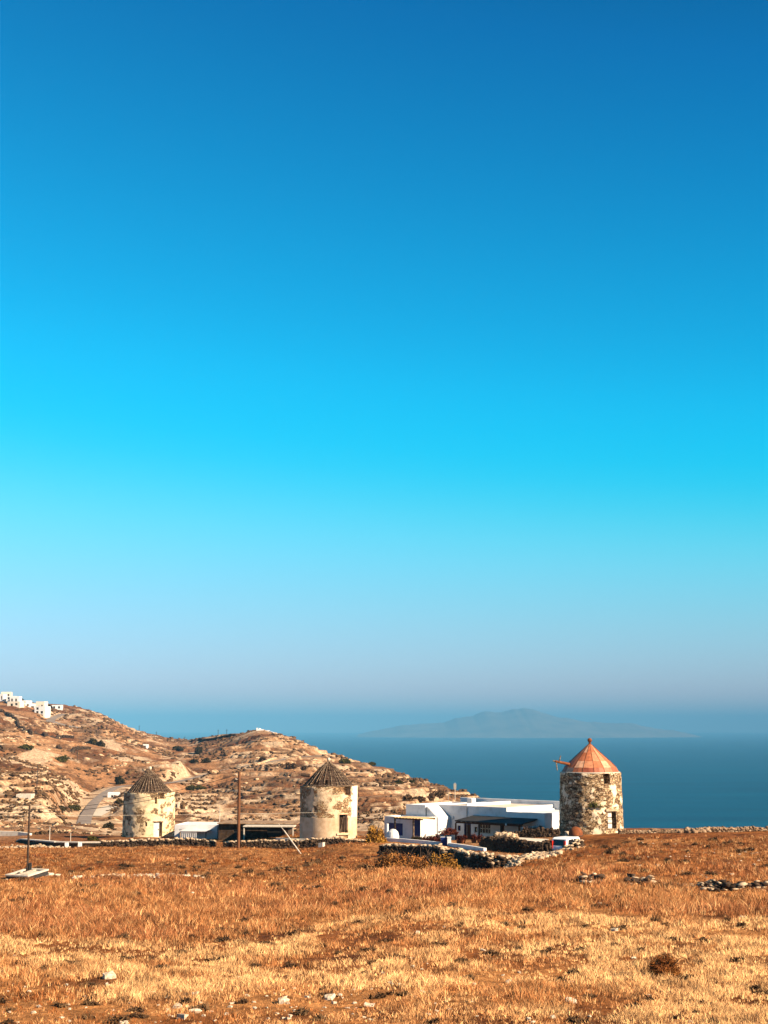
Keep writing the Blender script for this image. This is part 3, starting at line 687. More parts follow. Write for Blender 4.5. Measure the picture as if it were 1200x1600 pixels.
def cyl_panel(mb, r, t0, t1, z0, z1, thick, n=4):
    vs = []; 
    for i in range(n+1):
        t = t0+(t1-t0)*i/n
        for rr in (r, r-thick):
            for z_ in (z0, z1): vs.append((rr*cos(t), rr*sin(t), z_))
    fs = []
    for i in range(n):
        a = i*4; b_ = a+4; fs += [(a, b_, b_+1, a+1), (a+2, a+3, b_+3, b_+2), (a+1, b_+1, b_+3, a+3), (a, a+2, b_+2, b_)]
    fs += [(0, 1, 3, 2), (n*4, n*4+2, n*4+3, n*4+1)]
    return mb.add(vs, fs)
def stick_roof(root, r0, z0, h, zf, n=30, seed=3, holes=0.25, over=0.0):
    rg = random.Random(seed); mb = MB(); R0 = r0+over
    def prof(t, a): # radius and height, slightly bell-shaped
        return (R0*(1-t)**1.0+0.06, z0+h*t+0.10*sin(pi*t))
    for i in range(n):
        a = 2*pi*i/n+rg.uniform(-0.04, 0.04); top = 1.0 if rg.random() < 0.85 else rg.uniform(0.4, 0.9); st = 0 if rg.random() < 0.8 else rg.uniform(0.03, 0.2)
        r1, za = prof(st, a); rm, zm = prof((st+top)/2, a); r2, zb = prof(top, a); a2 = a+rg.uniform(-0.07, 0.07)
        w_ = rg.uniform(0.028, 0.06)
        mb.tube((r1*cos(a), r1*sin(a), za+rg.uniform(-.05, .05)), (rm*cos(a), rm*sin(a), zm), w_, w_*0.9, 5); mb.tube((rm*cos(a), rm*sin(a), zm), (r2*cos(a2), r2*sin(a2), zb), w_*0.9, w_*0.6, 5)
    for k in range(9):
        t = 0.02+k*0.105; rr, z_ = prof(t, 0); rr += 0.03
        m_ = 26
        for i in range(m_):
            if rg.random() < 0.22: continue
            a = 2*pi*i/m_; b_ = 2*pi*(i+1)/m_; 
            mb.tube((rr*cos(a), rr*sin(a), z_+rg.uniform(-.04, .04)), (rr*cos(b_), rr*sin(b_), z_+rg.uniform(-.04, .04)), 0.022, 0.022, 4)
    mb.build('roof_frame', M['greywood'], root)
    # remaining under-boards between the rafters
    mb2 = MB()
    for i in range(60):
        for k in range(6):
            if rg.random() < holes: continue
            ta = k/6+0.01; tb = (k+1)/6; a = 2*pi*i/60; b_ = 2*pi*(i+0.93)/60
            ra, za = prof(ta, 0); rb, zb = prof(tb, 0); ra -= 0.10; rb = max(0.02, rb-0.10)
            mb2.add([(ra*cos(a), ra*sin(a), za), (ra*cos(b_), ra*sin(b_), za), (rb*cos(b_), rb*sin(b_), zb), (rb*cos(a), rb*sin(a), zb)], [(0, 1, 2, 3)])
    mb2.build('roof_boards', M['darkwood'], root)
    MB().lathe([(0.05, z0+h-0.15), (0.16, z0+h+0.0), (0.19, z0+h+0.12), (0.15, z0+h+0.26), (0.03, z0+h+0.34)], 10).build('finial', M['palestone'], root)
    # eave ring of boards
    mb3 = MB()
    for i in range(26):
        a = 2*pi*i/26; b_ = 2*pi*(i+0.97)/26; rr = R0+0.04; dz = rg.uniform(-0.03, 0.03)
        mb3.tube((rr*cos(a), rr*sin(a), z0+dz), (rr*cos(b_), rr*sin(b_), z0+dz), 0.06, 0.06, 5)
    mb3.build('eave_beam', M['greywood'], root)

# --- right windmill
KF = F*1.0105
root, tw, r, rad, ops, bd, zz_ = mill('windmill', 'rubble stone windmill with red sheet cone roof, the rightmost, beside the sea', 921, 1300, 143, 49.5, 0.955, 5.85, M['mill_rubble'],
    [(942, 951.5, 1209, 1225, 0.7), (946, 959, 1268, 1295.5, 0.6)], rough=0.09, seed=2)
TOPZ = 5.85
# stepped colour sheets of the cone
def red_roof(root, r0, z0, h):
    prof = [(0.0, r0), (0.18, r0*0.90), (0.40, r0*0.69), (0.70, r0*0.36), (1.0, 0.10)]
    ns = 16; V = []; Fc = []; Cc = []; rg = random.Random(5)
    reds = [(0.28, 0.075, 0.03), (0.35, 0.11, 0.045), (0.42, 0.18, 0.09), (0.52, 0.29, 0.18), (0.31, 0.085, 0.035), (0.22, 0.05, 0.022)]
    for k in range(len(prof)-1):
        for i in range(ns):
            a = 2*pi*i/ns; b_ = 2*pi*(i+1)/ns; c = rg.choice(reds); lift = 0.012*(k % 2)+0.008*(i % 2)
            for s in range(2):
                a1 = a+(b_-a)*s/2; b1 = a+(b_-a)*(s+1)/2; n0 = len(V)
                ra, rb = prof[k][1]+lift+0.02, prof[k+1][1]+lift; za, zb = z0+h*prof[k][0]-0.03, z0+h*prof[k+1][0]
                V += [(ra*cos(a1), ra*sin(a1), za), (ra*cos(b1), ra*sin(b1), za), (rb*cos(b1), rb*sin(b1), zb), (rb*cos(a1), rb*sin(a1), zb)]
                Fc.append((n0, n0+1, n0+2, n0+3)); Cc += [c]*4
    ro = mesh_obj('roof_cone', V, Fc, M['roofsheet'], root, colors=np.array(Cc))
    mb = MB()
    for i in range(ns):                     # standing seams
        a = 2*pi*i/ns
        for k in range(len(prof)-1):
            mb.tube((prof[k][1]*1.01*cos(a), prof[k][1]*1.01*sin(a), z0+h*prof[k][0]+0.02), (prof[k+1][1]*1.01*cos(a), prof[k+1][1]*1.01*sin(a), z0+h*prof[k+1][0]+0.02), 0.011, 0.011, 4)
    sm = mb.build('seam', M['rust'], ro)
    MB().lathe([(0.10, z0+h-0.10), (0.11, z0+h+0.16), (0.20, z0+h+0.26), (0.22, z0+h+0.40), (0.14, z0+h+0.52), (0.02, z0+h+0.56)], 12).build('finial', M['rust'], root)
    MB().lathe([(r0+0.06, z0-0.10), (r0+0.12, z0-0.08), (r0+0.12, z0+0.0), (r0+0.02, z0+0.02)], 40, cap=False).build('eave_rim', M['palepost'], root)
red_roof(root, 44/KF*143, TOPZ+0.02, 2.62)
# door leaf, broken boards
mb = MB(); cyl_panel(mb, r-0.12, ops[1][0]+0.003, ops[1][0]+(ops[1][1]-ops[1][0])*0.52, ops[1][2]+0.03, ops[1][2]+(ops[1][3]-ops[1][2])*0.52, 0.05, 3)
cyl_panel(mb, r-0.13, ops[1][0]+0.003, ops[1][0]+(ops[1][1]-ops[1][0])*0.50, ops[1][2]+(ops[1][3]-ops[1][2])*0.55, ops[1][3]-0.05, 0.05, 3)
dr = mb.build('door', M['doorwhite'], root)
for f_ in (0.3, 0.62, 0.9):
    mb = MB(); cyl_panel(mb, r-0.09, ops[1][0]+0.004, ops[1][0]+(ops[1][1]-ops[1][0])*0.5, ops[1][2]+(ops[1][3]-ops[1][2])*f_, ops[1][2]+(ops[1][3]-ops[1][2])*f_+0.08, 0.03, 3); mb.build('door_rail', M['greywood'], dr)
mb = MB(); cyl_panel(mb, r+0.03, ops[1][0]-0.05, ops[1][1]+0.04, ops[1][3]+0.0, ops[1][3]+0.22, 0.3, 4); mb.build('lintel', M['limestone'], root)
# broken sail axle sticking out on the left
ax0 = np.array([-2.1, -0.9, TOPZ+0.75]); mb = MB(); mb.tube(ax0, ax0+np.array([-1.35, -0.4, 0.28]), 0.14, 0.11, 8); mb.build('axle', M['rust'], root)
e = ax0+np.array([-1.3, -0.38, 0.26]); mb = MB(); mb.tube(e+np.array([0.0, 0, 0.0]), e+np.array([0.1, -0.1, -0.85]), 0.06, 0.04, 6); mb.tube(e+np.array([0.3, 0, 0]), e+np.array([0.45, 0.05, 0.55]), 0.06, 0.05, 6); mb.tube(e, e+np.array([-0.3, 0, 0.08]), 0.09, 0.07, 6)
mb.build('sail_stump', M['greywood'], root)
# a green weed growing out of the masonry
V, Fc = leaf_cloud(420, 0.22, 0.85, 0.85, 0.09, 5)
aw = bd+math.asin(0.13); Rw = np.array([[cos(aw), -sin(aw), 0], [sin(aw), cos(aw), 0], [0, 0, 1]])
V = V@Rw.T+np.array([(r+0.02)*cos(aw), (r+0.02)*sin(aw), zz_(1262)])
mesh_obj('wall_weed', V, Fc, mat_leaf('wall_weed_leaves', (0.05, 0.05, 0.01), (0.13, 0.12, 0.03), (0.22, 0.19, 0.06)), root)
MILL_R = (root.location.copy(), r)

# --- middle windmill
root, tw, r, rad, ops, bd, zz_ = mill('windmill', 'windmill with peeling plaster and bare rafters, between the dark building and the white house', 514, 1307.5, 158, 43, 1.035, 5.5, M['mill_mid'],
    [(537.5, 546.5, 1229, 1242.5, 0.7), (530, 542.5, 1273, 1301.5, 0.6)], rough=0.05, seed=12)
HT = 5.5
mb = MB(); ring = [(bd-pi+0.001+2*pi*i/90) for i in range(91)]
ring = [t for t in ring if not (ops[1][0]-0.02 < t < ops[1][1]+0.02)]
def skirt(mb, ts, z0, z1, rr, th_=0.08):
    for a, b_ in zip(ts[:-1], ts[1:]):
        if b_-a > 0.2: continue
        cyl_panel(mb, rr, a, b_, z0, z1, th_, 1)
ring2 = sorted(ring+[ops[1][0]-0.02, ops[1][1]+0.02])
skirt(mb, [t for t in ring2 if t <= ops[1][0]-0.01], -1.0, 2.35, r+0.09); skirt(mb, [t for t in ring2 if t >= ops[1][1]+0.01], -1.0, 2.35, r+0.09)
mb.build('lower_plaster', M['mill_plaster'], root, smooth=False)
mb = MB(); a0 = bd+math.asin(0.60); a1 = bd+math.asin(0.99)+0.5
rgb_ = random.Random(3)
for i in range(14):
    za = 2.35+i*(HT-2.33)/14; zb_ = 2.35+(i+1)*(HT-2.33)/14; cyl_panel(mb, r*(1+0.035*(za+zb_)/2/HT)+0.045, bd+math.asin(0.79)+rgb_.uniform(-0.05, 0.06), a1, za, zb_-0.002, 0.1, 12)
mb.build('whitewash_band', M['paleplaster'], root)
blocker = MB().lathe([(r-0.6, 3.1), (r-0.6, 3.2)], 40); blocker.build('light_blocker_disc', M['darkwood'], root)  # unseen disc added to keep light from the open roof off the interior
mb = MB(); cyl_panel(mb, r+0.12, ops[1][0]-0.04, ops[1][1]+0.03, ops[1][3], ops[1][3]+0.1, 0.3, 4)
cyl_panel(mb, r+0.12, ops[1][0]-0.04, ops[1][0]-0.01, ops[1][2]-0.05, ops[1][3], 0.3, 2); cyl_panel(mb, r+0.2, ops[1][0]-0.09, ops[1][1]+0.09, ops[1][2]-0.22, ops[1][2]-0.03, 0.5, 4)
mb.build('door_frame', M['mill_plaster'], root)
mb = MB(); cyl_panel(mb, r-0.34, ops[1][0]-0.0, ops[1][1]+0.0, ops[1][2]-0.05, ops[1][3]+0.05, 0.04, 3); mb.build('doorway_shade_panel', M['gapshade'], root)  # dark panel standing in for the shade of the doorway recess
mb = MB(); cyl_panel(mb, r-0.62, ops[0][0]-0.05, ops[0][1]+0.05, ops[0][2]-0.1, ops[0][3]+0.1, 0.04, 3); mb.build('window_back_panel', M['darkwood'], root)  # dark wood panel behind the window opening
def polar(rr, t, z_): return (rr*cos(t), rr*sin(t), z_)
mb = MB(); wd = ops[1][1]-ops[1][0]; hd = ops[1][3]-ops[1][2]
mb.tube(polar(r-0.2, ops[1][0]+wd*0.25, ops[1][2]), polar(r-0.25, ops[1][0]+wd*0.62, ops[1][2]+hd*0.75), 0.04, 0.03, 6); mb.tube(polar(r-0.25, ops[1][0]+wd*0.8, ops[1][2]), polar(r-0.25, ops[1][0]+wd*0.75, ops[1][2]+hd*0.95), 0.05, 0.04, 6)
mb.build('leaning_plank', M['greywood'], root)
mb = MB(); cyl_panel(mb, r-0.2, ops[0][0]+0.02, ops[0][0]+0.035, ops[0][2], ops[0][3], 0.05, 1); cyl_panel(mb, r-0.3, ops[0][0]+0.06, ops[0][0]+0.1, ops[0][2]+0.1, ops[0][2]+0.5, 0.04, 1); mb.build('window_frame', M['greywood'], root)
stick_roof(root, 38.5/KF*158, HT+0.05, 2.55, None, 32, 4, holes=0.22)
mb = MB(); mb.tube((-2.0, 0.2, HT+1.05), (-2.95, 0.1, HT+1.15), 0.2, 0.17, 8); mb.build('axle', M['darkwood'], root)

# --- left windmill
root, tw, r, rad, ops, bd, zz_ = mill('windmill', 'squat windmill with worn yellow plaster and grey stick roof, the leftmost, before the road', 236, 1309, 178, 40, 0.985, 5.5, M['mill_left'],
    [(249.5, 258, 1238.8, 1248.5, 0.7), (243, 256.5, 1285, 1308, 0.5), (244.5, 248, 1246, 1256, 0.35), (230.5, 233.5, 1284.5, 1291, 0.35)], rough=0.05, seed=22)
HT = 5.52
mb = MB(); wd = ops[1][1]-ops[1][0]; cyl_panel(mb, r-0.10, ops[1][0]+0.003, ops[1][0]+wd*0.66, ops[1][2], ops[1][3]-0.06, 0.06, 3); dr = mb.build('door', M['doorwhite'], root)
mb = MB(); cyl_panel(mb, r-0.06, ops[1][0]+wd*0.55, ops[1][0]+wd*0.6, ops[1][2]+0.75, ops[1][2]+0.9, 0.05, 1); mb.build('door_handle', M['dark'], dr)
mb = MB(); cyl_panel(mb, r+0.04, ops[1][0]-0.03, ops[1][1]+0.03, ops[1][3], ops[1][3]+0.12, 0.3, 3); mb.build('lintel', M['greywood'], root)
mb = MB(); cyl_panel(mb, r-0.2, ops[0][0]+0.02, ops[0][0]+0.06, ops[0][2], ops[0][3], 0.05, 1); mb.build('window_frame', M['greywood'], root)
stick_roof(root, 33/KF*178, HT+0.05, 2.65, None, 34, 8, holes=0.06)

# ================================================================== the white house
HA = radians(42)
tv = np.array([cos(HA), -sin(HA)]); nv = np.array([-sin(HA), -cos(HA)])     # along the facade (to the right, nearer) and outward
H0 = np.array([(634-600)/KF*157, 157.0])
HG = ground(*(H0+tv*9+nv*1))+0.02
HZ = min(HG, -11.15)
def fs(u, d=0.0):               # facade coordinate of photo column u on the plane set d outward
    O = H0+nv*d; a = (u-600)/KF
    return (a*O[1]-O[0])/(tv[0]-a*tv[1])
def fz(u, v, d=0.0):            # height of a photo point on that plane
    s = fs(u, d); return (H0+nv*d+tv*s)[1]*vz(v)
house = thing('white_house', 'long whitewashed flat-roofed house with shaded porch, left of the red-roofed windmill', 'house', (H0[0], H0[1], HZ))
def hl(s, d, z): p = H0+tv*s+nv*d; return (p[0]-H0[0], p[1]-H0[1], z-HZ)
L1 = fs(851); top = -7.85
S_A0, S_A1 = 0.0, fs(664)
DREC = -2.0                     # the main facade stands back from the left block
def flatblock(name, s0, s1, d0, d1, ztop, ops, deck=0.35, par=0.3, zb=-1.2, roof=True, parent=house, rmat='roofdeck', endops=()):
    """box from facade depth d0 (front, outward +) back to d1, parapet and sunken roof"""
    mb = MB(); o = hl(s0, d0, 0); z0 = zb; z1 = ztop-HZ
    fr = hl(s0, d0, HZ); mb.wall(fr, tv, nv, s1-s0, z0, z1, ops, 0.3)
    e = hl(s1, d0, HZ); mb.wall(e, -nv, tv, d0-d1, z0, z1, endops, 0.3)
    e = hl(s1, d1, HZ); mb.wall(e, -tv, -nv, s1-s0, z0, z1, (), 0.3)
    e = hl(s0, d1, HZ); mb.wall(e, nv, -tv, d0-d1, z0, z1, (), 0.3)
    c = [hl(s0, d0, ztop), hl(s1, d0, ztop), hl(s1, d1, ztop), hl(s0, d1, ztop)]
    i_ = [hl(s0+par, d0-par, ztop), hl(s1-par, d0-par, ztop), hl(s1-par, d1+par, ztop), hl(s0+par, d1+par, ztop)]
    k_ = [(x, y, z-deck) for x, y, z in i_]
    n0 = len(mb.V); mb.V += c+i_+k_
    for a in range(4):
        b_ = (a+1) % 4; mb.F.append((n0+a, n0+b_, n0+4+b_, n0+4+a)); mb.F.append((n0+4+a, n0+4+b_, n0+8+b_, n0+8+a))
    ob = mb.build(name, M['white'], parent)
    if roof: MB().add([(x, y, z+0.004) for x, y, z in k_], [(0, 1, 2, 3)]).build('roof', M[rmat], ob)
    return ob
def hop(u0, u1, v0, v1, d, s0):
    """opening from photo pixels on plane d, relative to wall start s0"""
    um = (u0+u1)/2; return (fs(u0, d)-s0, fs(u1, d)-s0, fz(um, v1, d)-HZ, fz(um, v0, d)-HZ)
def fill(name, o, s0, d, mat, rec=0.18, frame=None, parent=house, bars=0, hbars=0, pane=None):
    """door or shutter set back in opening o"""
    q = lambda s, dd, z: hl(s0+s, d-dd, z+HZ)
    mb = MB(); a, b_, c, e = o
    def bx(sa, sb, za, zb, da, db):
        vs = [q(s, dd, z) for s in (sa, sb) for dd in (db, da) for z in (za, zb)]
        mb.add(vs, [(0, 1, 3, 2), (4, 6, 7, 5), (0, 4, 5, 1), (2, 3, 7, 6), (0, 2, 6, 4), (1, 5, 7, 3)])
    bx(a+0.004, b_-0.004, c+0.004, e-0.004, rec, rec+0.05); ob = mb.build(name, mat, parent)
    if frame is not None:
        mb = MB(); w_ = 0.08
        bx(a+0.006, a+w_, c+0.006, e-0.006, rec-0.06, rec-0.003); bx(b_-w_, b_-0.006, c+0.006, e-0.006, rec-0.06, rec-0.003); bx(a+w_, b_-w_, e-w_, e-0.006, rec-0.06, rec-0.003)
        bx(a+w_, b_-w_, c+0.006, c+w_, rec-0.06, rec-0.003)
        for i in range(bars): s = a+(b_-a)*(i+1)/(bars+1); bx(s-0.04, s+0.04, c+w_, e-w_, rec-0.055, rec-0.004)
        for i in range(hbars): z = c+(e-c)*(i+1)/(hbars+1); bx(a+w_, b_-w_, z-0.035, z+0.035, rec-0.05, rec-0.005)
        mb.build('frame', frame, ob)
    return ob
# left block (nearer the hill)
oA = hop(668.5-16, 680-16, 1290, 1313, 0.0, 0)
sA = S_A1
flatblock('left_wing', S_A0, sA, 0.0, -7.5, top+0.02, [], deck=0.25)
# sloping buttress whose lit top runs down to the right
mb = MB(); s0b, s1b = sA+0.003, fs(684); zt0 = top-0.02; zt1 = fz(683, 1278)
pts = [(s0b, HZ-1.2), (s1b, HZ-1.2), (s1b, zt1), (s0b+0.15, zt0)]
front = [hl(s, -0.01, z) for s, z in pts]; back = [hl(s, DREC+0.0, z) for s, z in pts]
mb.add(front+back, [(0, 1, 2, 3), (1, 5, 6, 2), (2, 6, 7, 3), (3, 7, 4, 0), (7, 6, 5, 4)]); mb.build('buttress', M['white'], house, bevel=0.12)
# main block
dM = DREC; sM0 = sA+0.002; LM = fs(851, dM)
oW1 = hop(688.5, 693, 1277, 1284, dM, sM0); oW2 = hop(714, 718.5, 1290, 1298, dM, sM0); oD1 = hop(724, 734.5, 1287, 1312, dM, sM0)
oW3 = hop(740, 744.5, 1292, 1300.5, dM, sM0); oW4 = hop(747.5, 765, 1287, 1302.5, dM, sM0); oD2 = hop(780, 786, 1288, 1309, dM, sM0)
oD0 = hop(669, 679, 1287, 1311, -0.01, 0)
opsM = [oW1, oW2, oD1, oW3, oW4, oD2]
# the right part steps out and is lower
sR0 = fs(790, dM)
main = flatblock('main_block', sM0, sR0, dM, dM-8.0, top, [o for o in opsM if o[1] < sR0-sM0], deck=0.08)
flatblock('right_wing', sR0+0.003, LM, dM+0.25, dM-8.3, top-0.38, [], deck=0.12, rmat='white')
fill('window', oW1, sM0, dM, M['glass'], 0.15, M['brownwood'])
fill('window', oW2, sM0, dM, M['blue'], 0.12, M['brownwood'])
d_ = fill('door', oD1, sM0, dM, M['brownwood'], 0.12, M['blue'])
fill('window', oW3, sM0, dM, M['glass'], 0.12, M['brownwood'])
fill('window', oW4, sM0, dM, M['glass'], 0.10, M['palepost'], bars=3, hbars=1)
d2 = fill('door', oD2, sM0, dM, M['brownwood'], 0.12, M['brownwood'])
def hbox(mb, s0, s1, d0, d1, z0, z1):
    vs = [hl(s, d, z) for s in (s0, s1) for d in (d0, d1) for z in (z0, z1)]
    return mb.add(vs, [(0, 1, 3, 2), (4, 6, 7, 5), (0, 4, 5, 1), (2, 3, 7, 6), (0, 2, 6, 4), (1, 5, 7, 3)])
# door in the buttress front wall
mb = MB(); a, b_, c, e = oD0; hbox(mb, a, b_, 0.0, 0.03, c+HZ, e+HZ); dd = mb.build('door', M['brownwood'], house)
mb = MB(); w_ = 0.07; hbox(mb, a-w_, a, 0.0, 0.05, c+HZ, e+HZ+w_); hbox(mb, b_, b_+w_, 0.0, 0.05, c+HZ, e+HZ+w_); hbox(mb, a, b_, 0.0, 0.05, e+HZ, e+HZ+w_); mb.build('frame', M['blue'], dd)
# gutter line, chimney, second chimney and roof divisions
mb = MB(); hbox(mb, sM0+1.2, sR0-0.2, dM, dM+0.06, top-0.95, top-0.87); mb.build('string_course', M['white'], house)
sc1 = fs(736, dM-3); mb = MB(); hbox(mb, sc1-0.35, sc1+0.35, dM-3.3, dM-2.6, top-0.3, top+0.62); mb.build('chimney', M['white'], house, bevel=0.08)
mb = MB(); hbox(mb, fs(779, dM-6), fs(781.5, dM-6), dM-7.7, dM-0.3, top-0.25, top+0.22); mb.build('roof_wall', M['white'], house, bevel=0.05)
mb = MB(); hbox(mb, fs(718, dM-8), LM+1.5, dM-8.35, dM-8.02, HZ-1, top+0.36); mb.build('rear_parapet', M['white'], house, bevel=0.04)
mb = MB(); p0 = hl(fs(729, dM), dM+0.06, top-0.1); p1 = hl(fs(729, dM), dM+0.06, HZ+0.1); mb.tube(p0, p1, 0.04, 0.04, 6); mb.build('downpipe', M['steel'], house)
p0 = hl(fs(700, dM-3), dM-3, top-0.2); mb = MB(); mb.tube(p0, (p0[0], p0[1], p0[2]+1.5), 0.025, 0.02, 5)
for k_ in range(4): mb.tube((p0[0]-0.35+0.05*k_, p0[1], p0[2]+1.0+0.15*k_), (p0[0]+0.35-0.05*k_, p0[1], p0[2]+1.0+0.15*k_), 0.012, 0.012, 4)
mb.build('roof_aerial', M['steel'], house)
# porch: dark sheet roof on a beam and posts
porch_d = dM+3.0
pz = lambda u, v: fz(u, v, porch_d)
sp0, sp1 = fs(709.5, porch_d), fs(812, porch_d)
zp0 = pz(711, 1283); zw = zp0+0.35
mb = MB(); vs = [hl(sp0, porch_d, zp0), hl(sp1, porch_d, zp0-0.02), hl(sp1+0.0, dM+0.26, zw), hl(sp0-0.0, dM+0.01, zw)]
mb.add(vs+[(x, y, z+0.09) for x, y, z in vs], [(3, 2, 1, 0), (4, 5, 6, 7), (0, 1, 5, 4), (1, 2, 6, 5), (2, 3, 7, 6), (3, 0, 4, 7)])
pr = mb.build('porch_roof', M['dark'], house)
mb = MB(); hbox(mb, sp0+0.02, sp1-0.02, porch_d-0.25, porch_d-0.10, zp0-0.2, zp0-0.03); mb.build('beam', M['brownwood'], pr)
for uu in (711, 747, 781, 809):
    s = fs(uu, porch_d-0.17); mb = MB(); hbox(mb, s-0.06, s+0.06, porch_d-0.24, porch_d-0.12, HZ-0.3, zp0-0.2); mb.build('post', M['brownwood'], pr)
mb = MB()
for i in range(14):
    s = sp0+0.3+(sp1-sp0-0.6)*i/13; p0 = hl(s, porch_d+0.05, zp0-0.08); p1 = hl(s, dM+0.03, zw-0.08); mb.tube(p0, p1, 0.04, 0.04, 5)
mb.build('rafter', M['brownwood'], pr)
s = fs(811, dM+3); mb = MB(); hbox(mb, sp1-0.15, sp1+0.15, dM+0.27, dM+2.7, HZ-0.3, zp0-0.25); mb.build('porch_end_wall', M['white'], house, bevel=0.04)
mb = MB(); p = hl(fs(789, porch_d), porch_d+0.02, pz(789, 1288)); mb.lathe([(0.03, p[2]+0.1), (0.09, p[2]), (0.09, p[2]-0.1), (0.03, p[2]-0.14)], 8, p[0], p[1]); mb.build('porch_lamp', M['white'], pr)
mb = MB(); p = hl(fs(707.5, dM), dM+0.1, fz(707.5, 1277, dM)); mb.lathe([(0.03, p[2]+0.1), (0.1, p[2]), (0.1, p[2]-0.12), (0.03, p[2]-0.16)], 8, p[0], p[1]); mb.build('wall_lamp', M['white'], house)
# annex at the left with blue shutters, one storey lower, and its pergola
dX = 2.6; sx0, sx1 = fs(600.5, dX), fs(656, dX)
oS = hop(605, 629, 1286, 1305, dX, sx0); oS = (oS[0], oS[1], max(oS[2], 0.1), oS[3])
flatblock('annex', sx0, sx1, dX, 0.03, fz(601, 1275, dX), [oS], deck=0.1, rmat='white')
fill('shutter', oS, sx0, dX, M['blue'], 0.08, M['blue'], bars=1)
a0, a1 = fs(646, dX), fs(656.5, dX)
mb = MB(); hbox(mb, a0, a1, dX+0.004, dX+0.05, fz(650, 1306, dX), fz(650, 1280, dX)); mb.build('blue_door', M['blue'], house)
pd = dX+2.0
mbp = MB(); q0, q1 = fs(616, pd), fs(660, pd); zq = fz(616, 1279.5, pd)
hbox(mbp, q0, q1, pd-0.07, pd+0.07, zq, zq+0.14); hbox(mbp, q0, q1, dX+0.05, dX+0.17, zq+0.0, zq+0.14); pg = mbp.build('pergola_beam', M['brownwood'], house)
mbp = MB()
for i in range(9):
    s = q0+0.1+(q1-q0-0.35)*i/8; hbox(mbp, s, s+0.28, pd+0.35, dX+0.03, zq+0.145, zq+0.19)
mbp.build('slat', M['reed'], pg)
for uu in (617, 645.5):
    s = fs(uu, pd); mb = MB(); hbox(mb, s-0.07, s+0.07, pd-0.07, pd+0.07, HZ-0.5, zq); mb.build('post', M['greywood'], pg)

# courtyard wall in front, with gate and gate posts
def wall_strip(name, label, pts, th, mat, cat='wall', bev=0.04):
    """masonry wall through (x, y, ztop) points, down into the ground"""
    mb = MB(); n = len(pts); L_ = []
    for i, p in enumerate(pts):
        a = np.array(pts[max(0, i-1)][:2]); b_ = np.array(pts[min(n-1, i+1)][:2]); d = (b_-a)/np.linalg.norm(b_-a); nn = np.array([-d[1], d[0]])
        g = ground(p[0], p[1])-0.6
        L_.append([(p[0]+nn[0]*th/2, p[1]+nn[1]*th/2, g), (p[0]-nn[0]*th/2, p[1]-nn[1]*th/2, g), (p[0]-nn[0]*th/2, p[1]-nn[1]*th/2, p[2]), (p[0]+nn[0]*th/2, p[1]+nn[1]*th/2, p[2])])
    for a, b_ in zip(L_[:-1], L_[1:]): mb.add(a+b_, [(0, 4, 5, 1), (1, 5, 6, 2), (2, 6, 7, 3), (3, 7, 4, 0)])
    n0 = len(mb.V); mb.V += L_[0]+L_[-1]; mb.F += [(n0, n0+1, n0+2, n0+3), (n0+7, n0+6, n0+5, n0+4)]
    base = (pts[0][0], pts[0][1], ground(pts[0][0], pts[0][1]))
    o = mb.build(name, mat, loc=base); tag(o, label, cat); return o
cw = lambda u, v, Y: P(u, v, Y)
wall_strip('courtyard_wall', 'low whitewashed courtyard wall left of the gate, before the pergola', [cw(603, 1309, 141), cw(630, 1310.5, 140), cw(660, 1313, 138.5), cw(690.5, 1316, 137)], 0.3, M['white'])
wall_strip('courtyard_wall', 'low whitewashed courtyard wall right of the gate, before the porch', [cw(703.5, 1317, 136.3), cw(730, 1320.5, 134), cw(758, 1325, 131.5)], 0.3, M['white'])
for uu, YY_, lb in ((691.8, 136.9, 'white square gate post left of the blue gate'), (701.8, 136.4, 'white square gate post right of the blue gate')):
    p = P(uu, 1309, YY_); mb = MB(); mb.box(-0.17, 0.17, -0.17, 0.17, -0.8, p[2]-ground(p[0], p[1])); mb.box(-0.2, 0.2, -0.2, 0.2, p[2]-ground(p[0], p[1])+0.002, p[2]-ground(p[0], p[1])+0.08)
    tag(mb.build('gate_post', M['white'], loc=(0, 0, 0)), lb, 'gate post', 'posts of the courtyard gate').location = (p[0], p[1], ground(p[0], p[1]))
p = P(696.8, 1310, 136.65); g = ground(p[0], p[1]); t = thing('garden_gate', 'narrow dark blue gate between the white posts', 'gate', (p[0], p[1], g)); hgt = p[2]-g+0.1
MB().box(-0.45, 0.45, -0.03, 0.03, -0.4, hgt).build('gate_panel', M['blue'], t); MB().box(0.2, 0.3, -0.07, -0.032, hgt*0.5, hgt*0.5+0.1).build('handle', M['steel'], t)
# white outdoor oven block near the annex
p = P(614, 1303, 149); g = ground(p[0], p[1]); t = MB(); t.lathe([(0.62, -0.4), (0.6, 0.5), (0.5, 0.9), (0.25, 1.15), (0.03, 1.2)], 16); t.lathe([(0.13, 0.0), (0.12, 1.7)], 8, -0.55, 0.1)
o = t.build('outdoor_oven', M['white'], smooth=False); o.location = (p[0], p[1], g); tag(o, 'small rounded white oven in front of the blue shutters', 'oven')

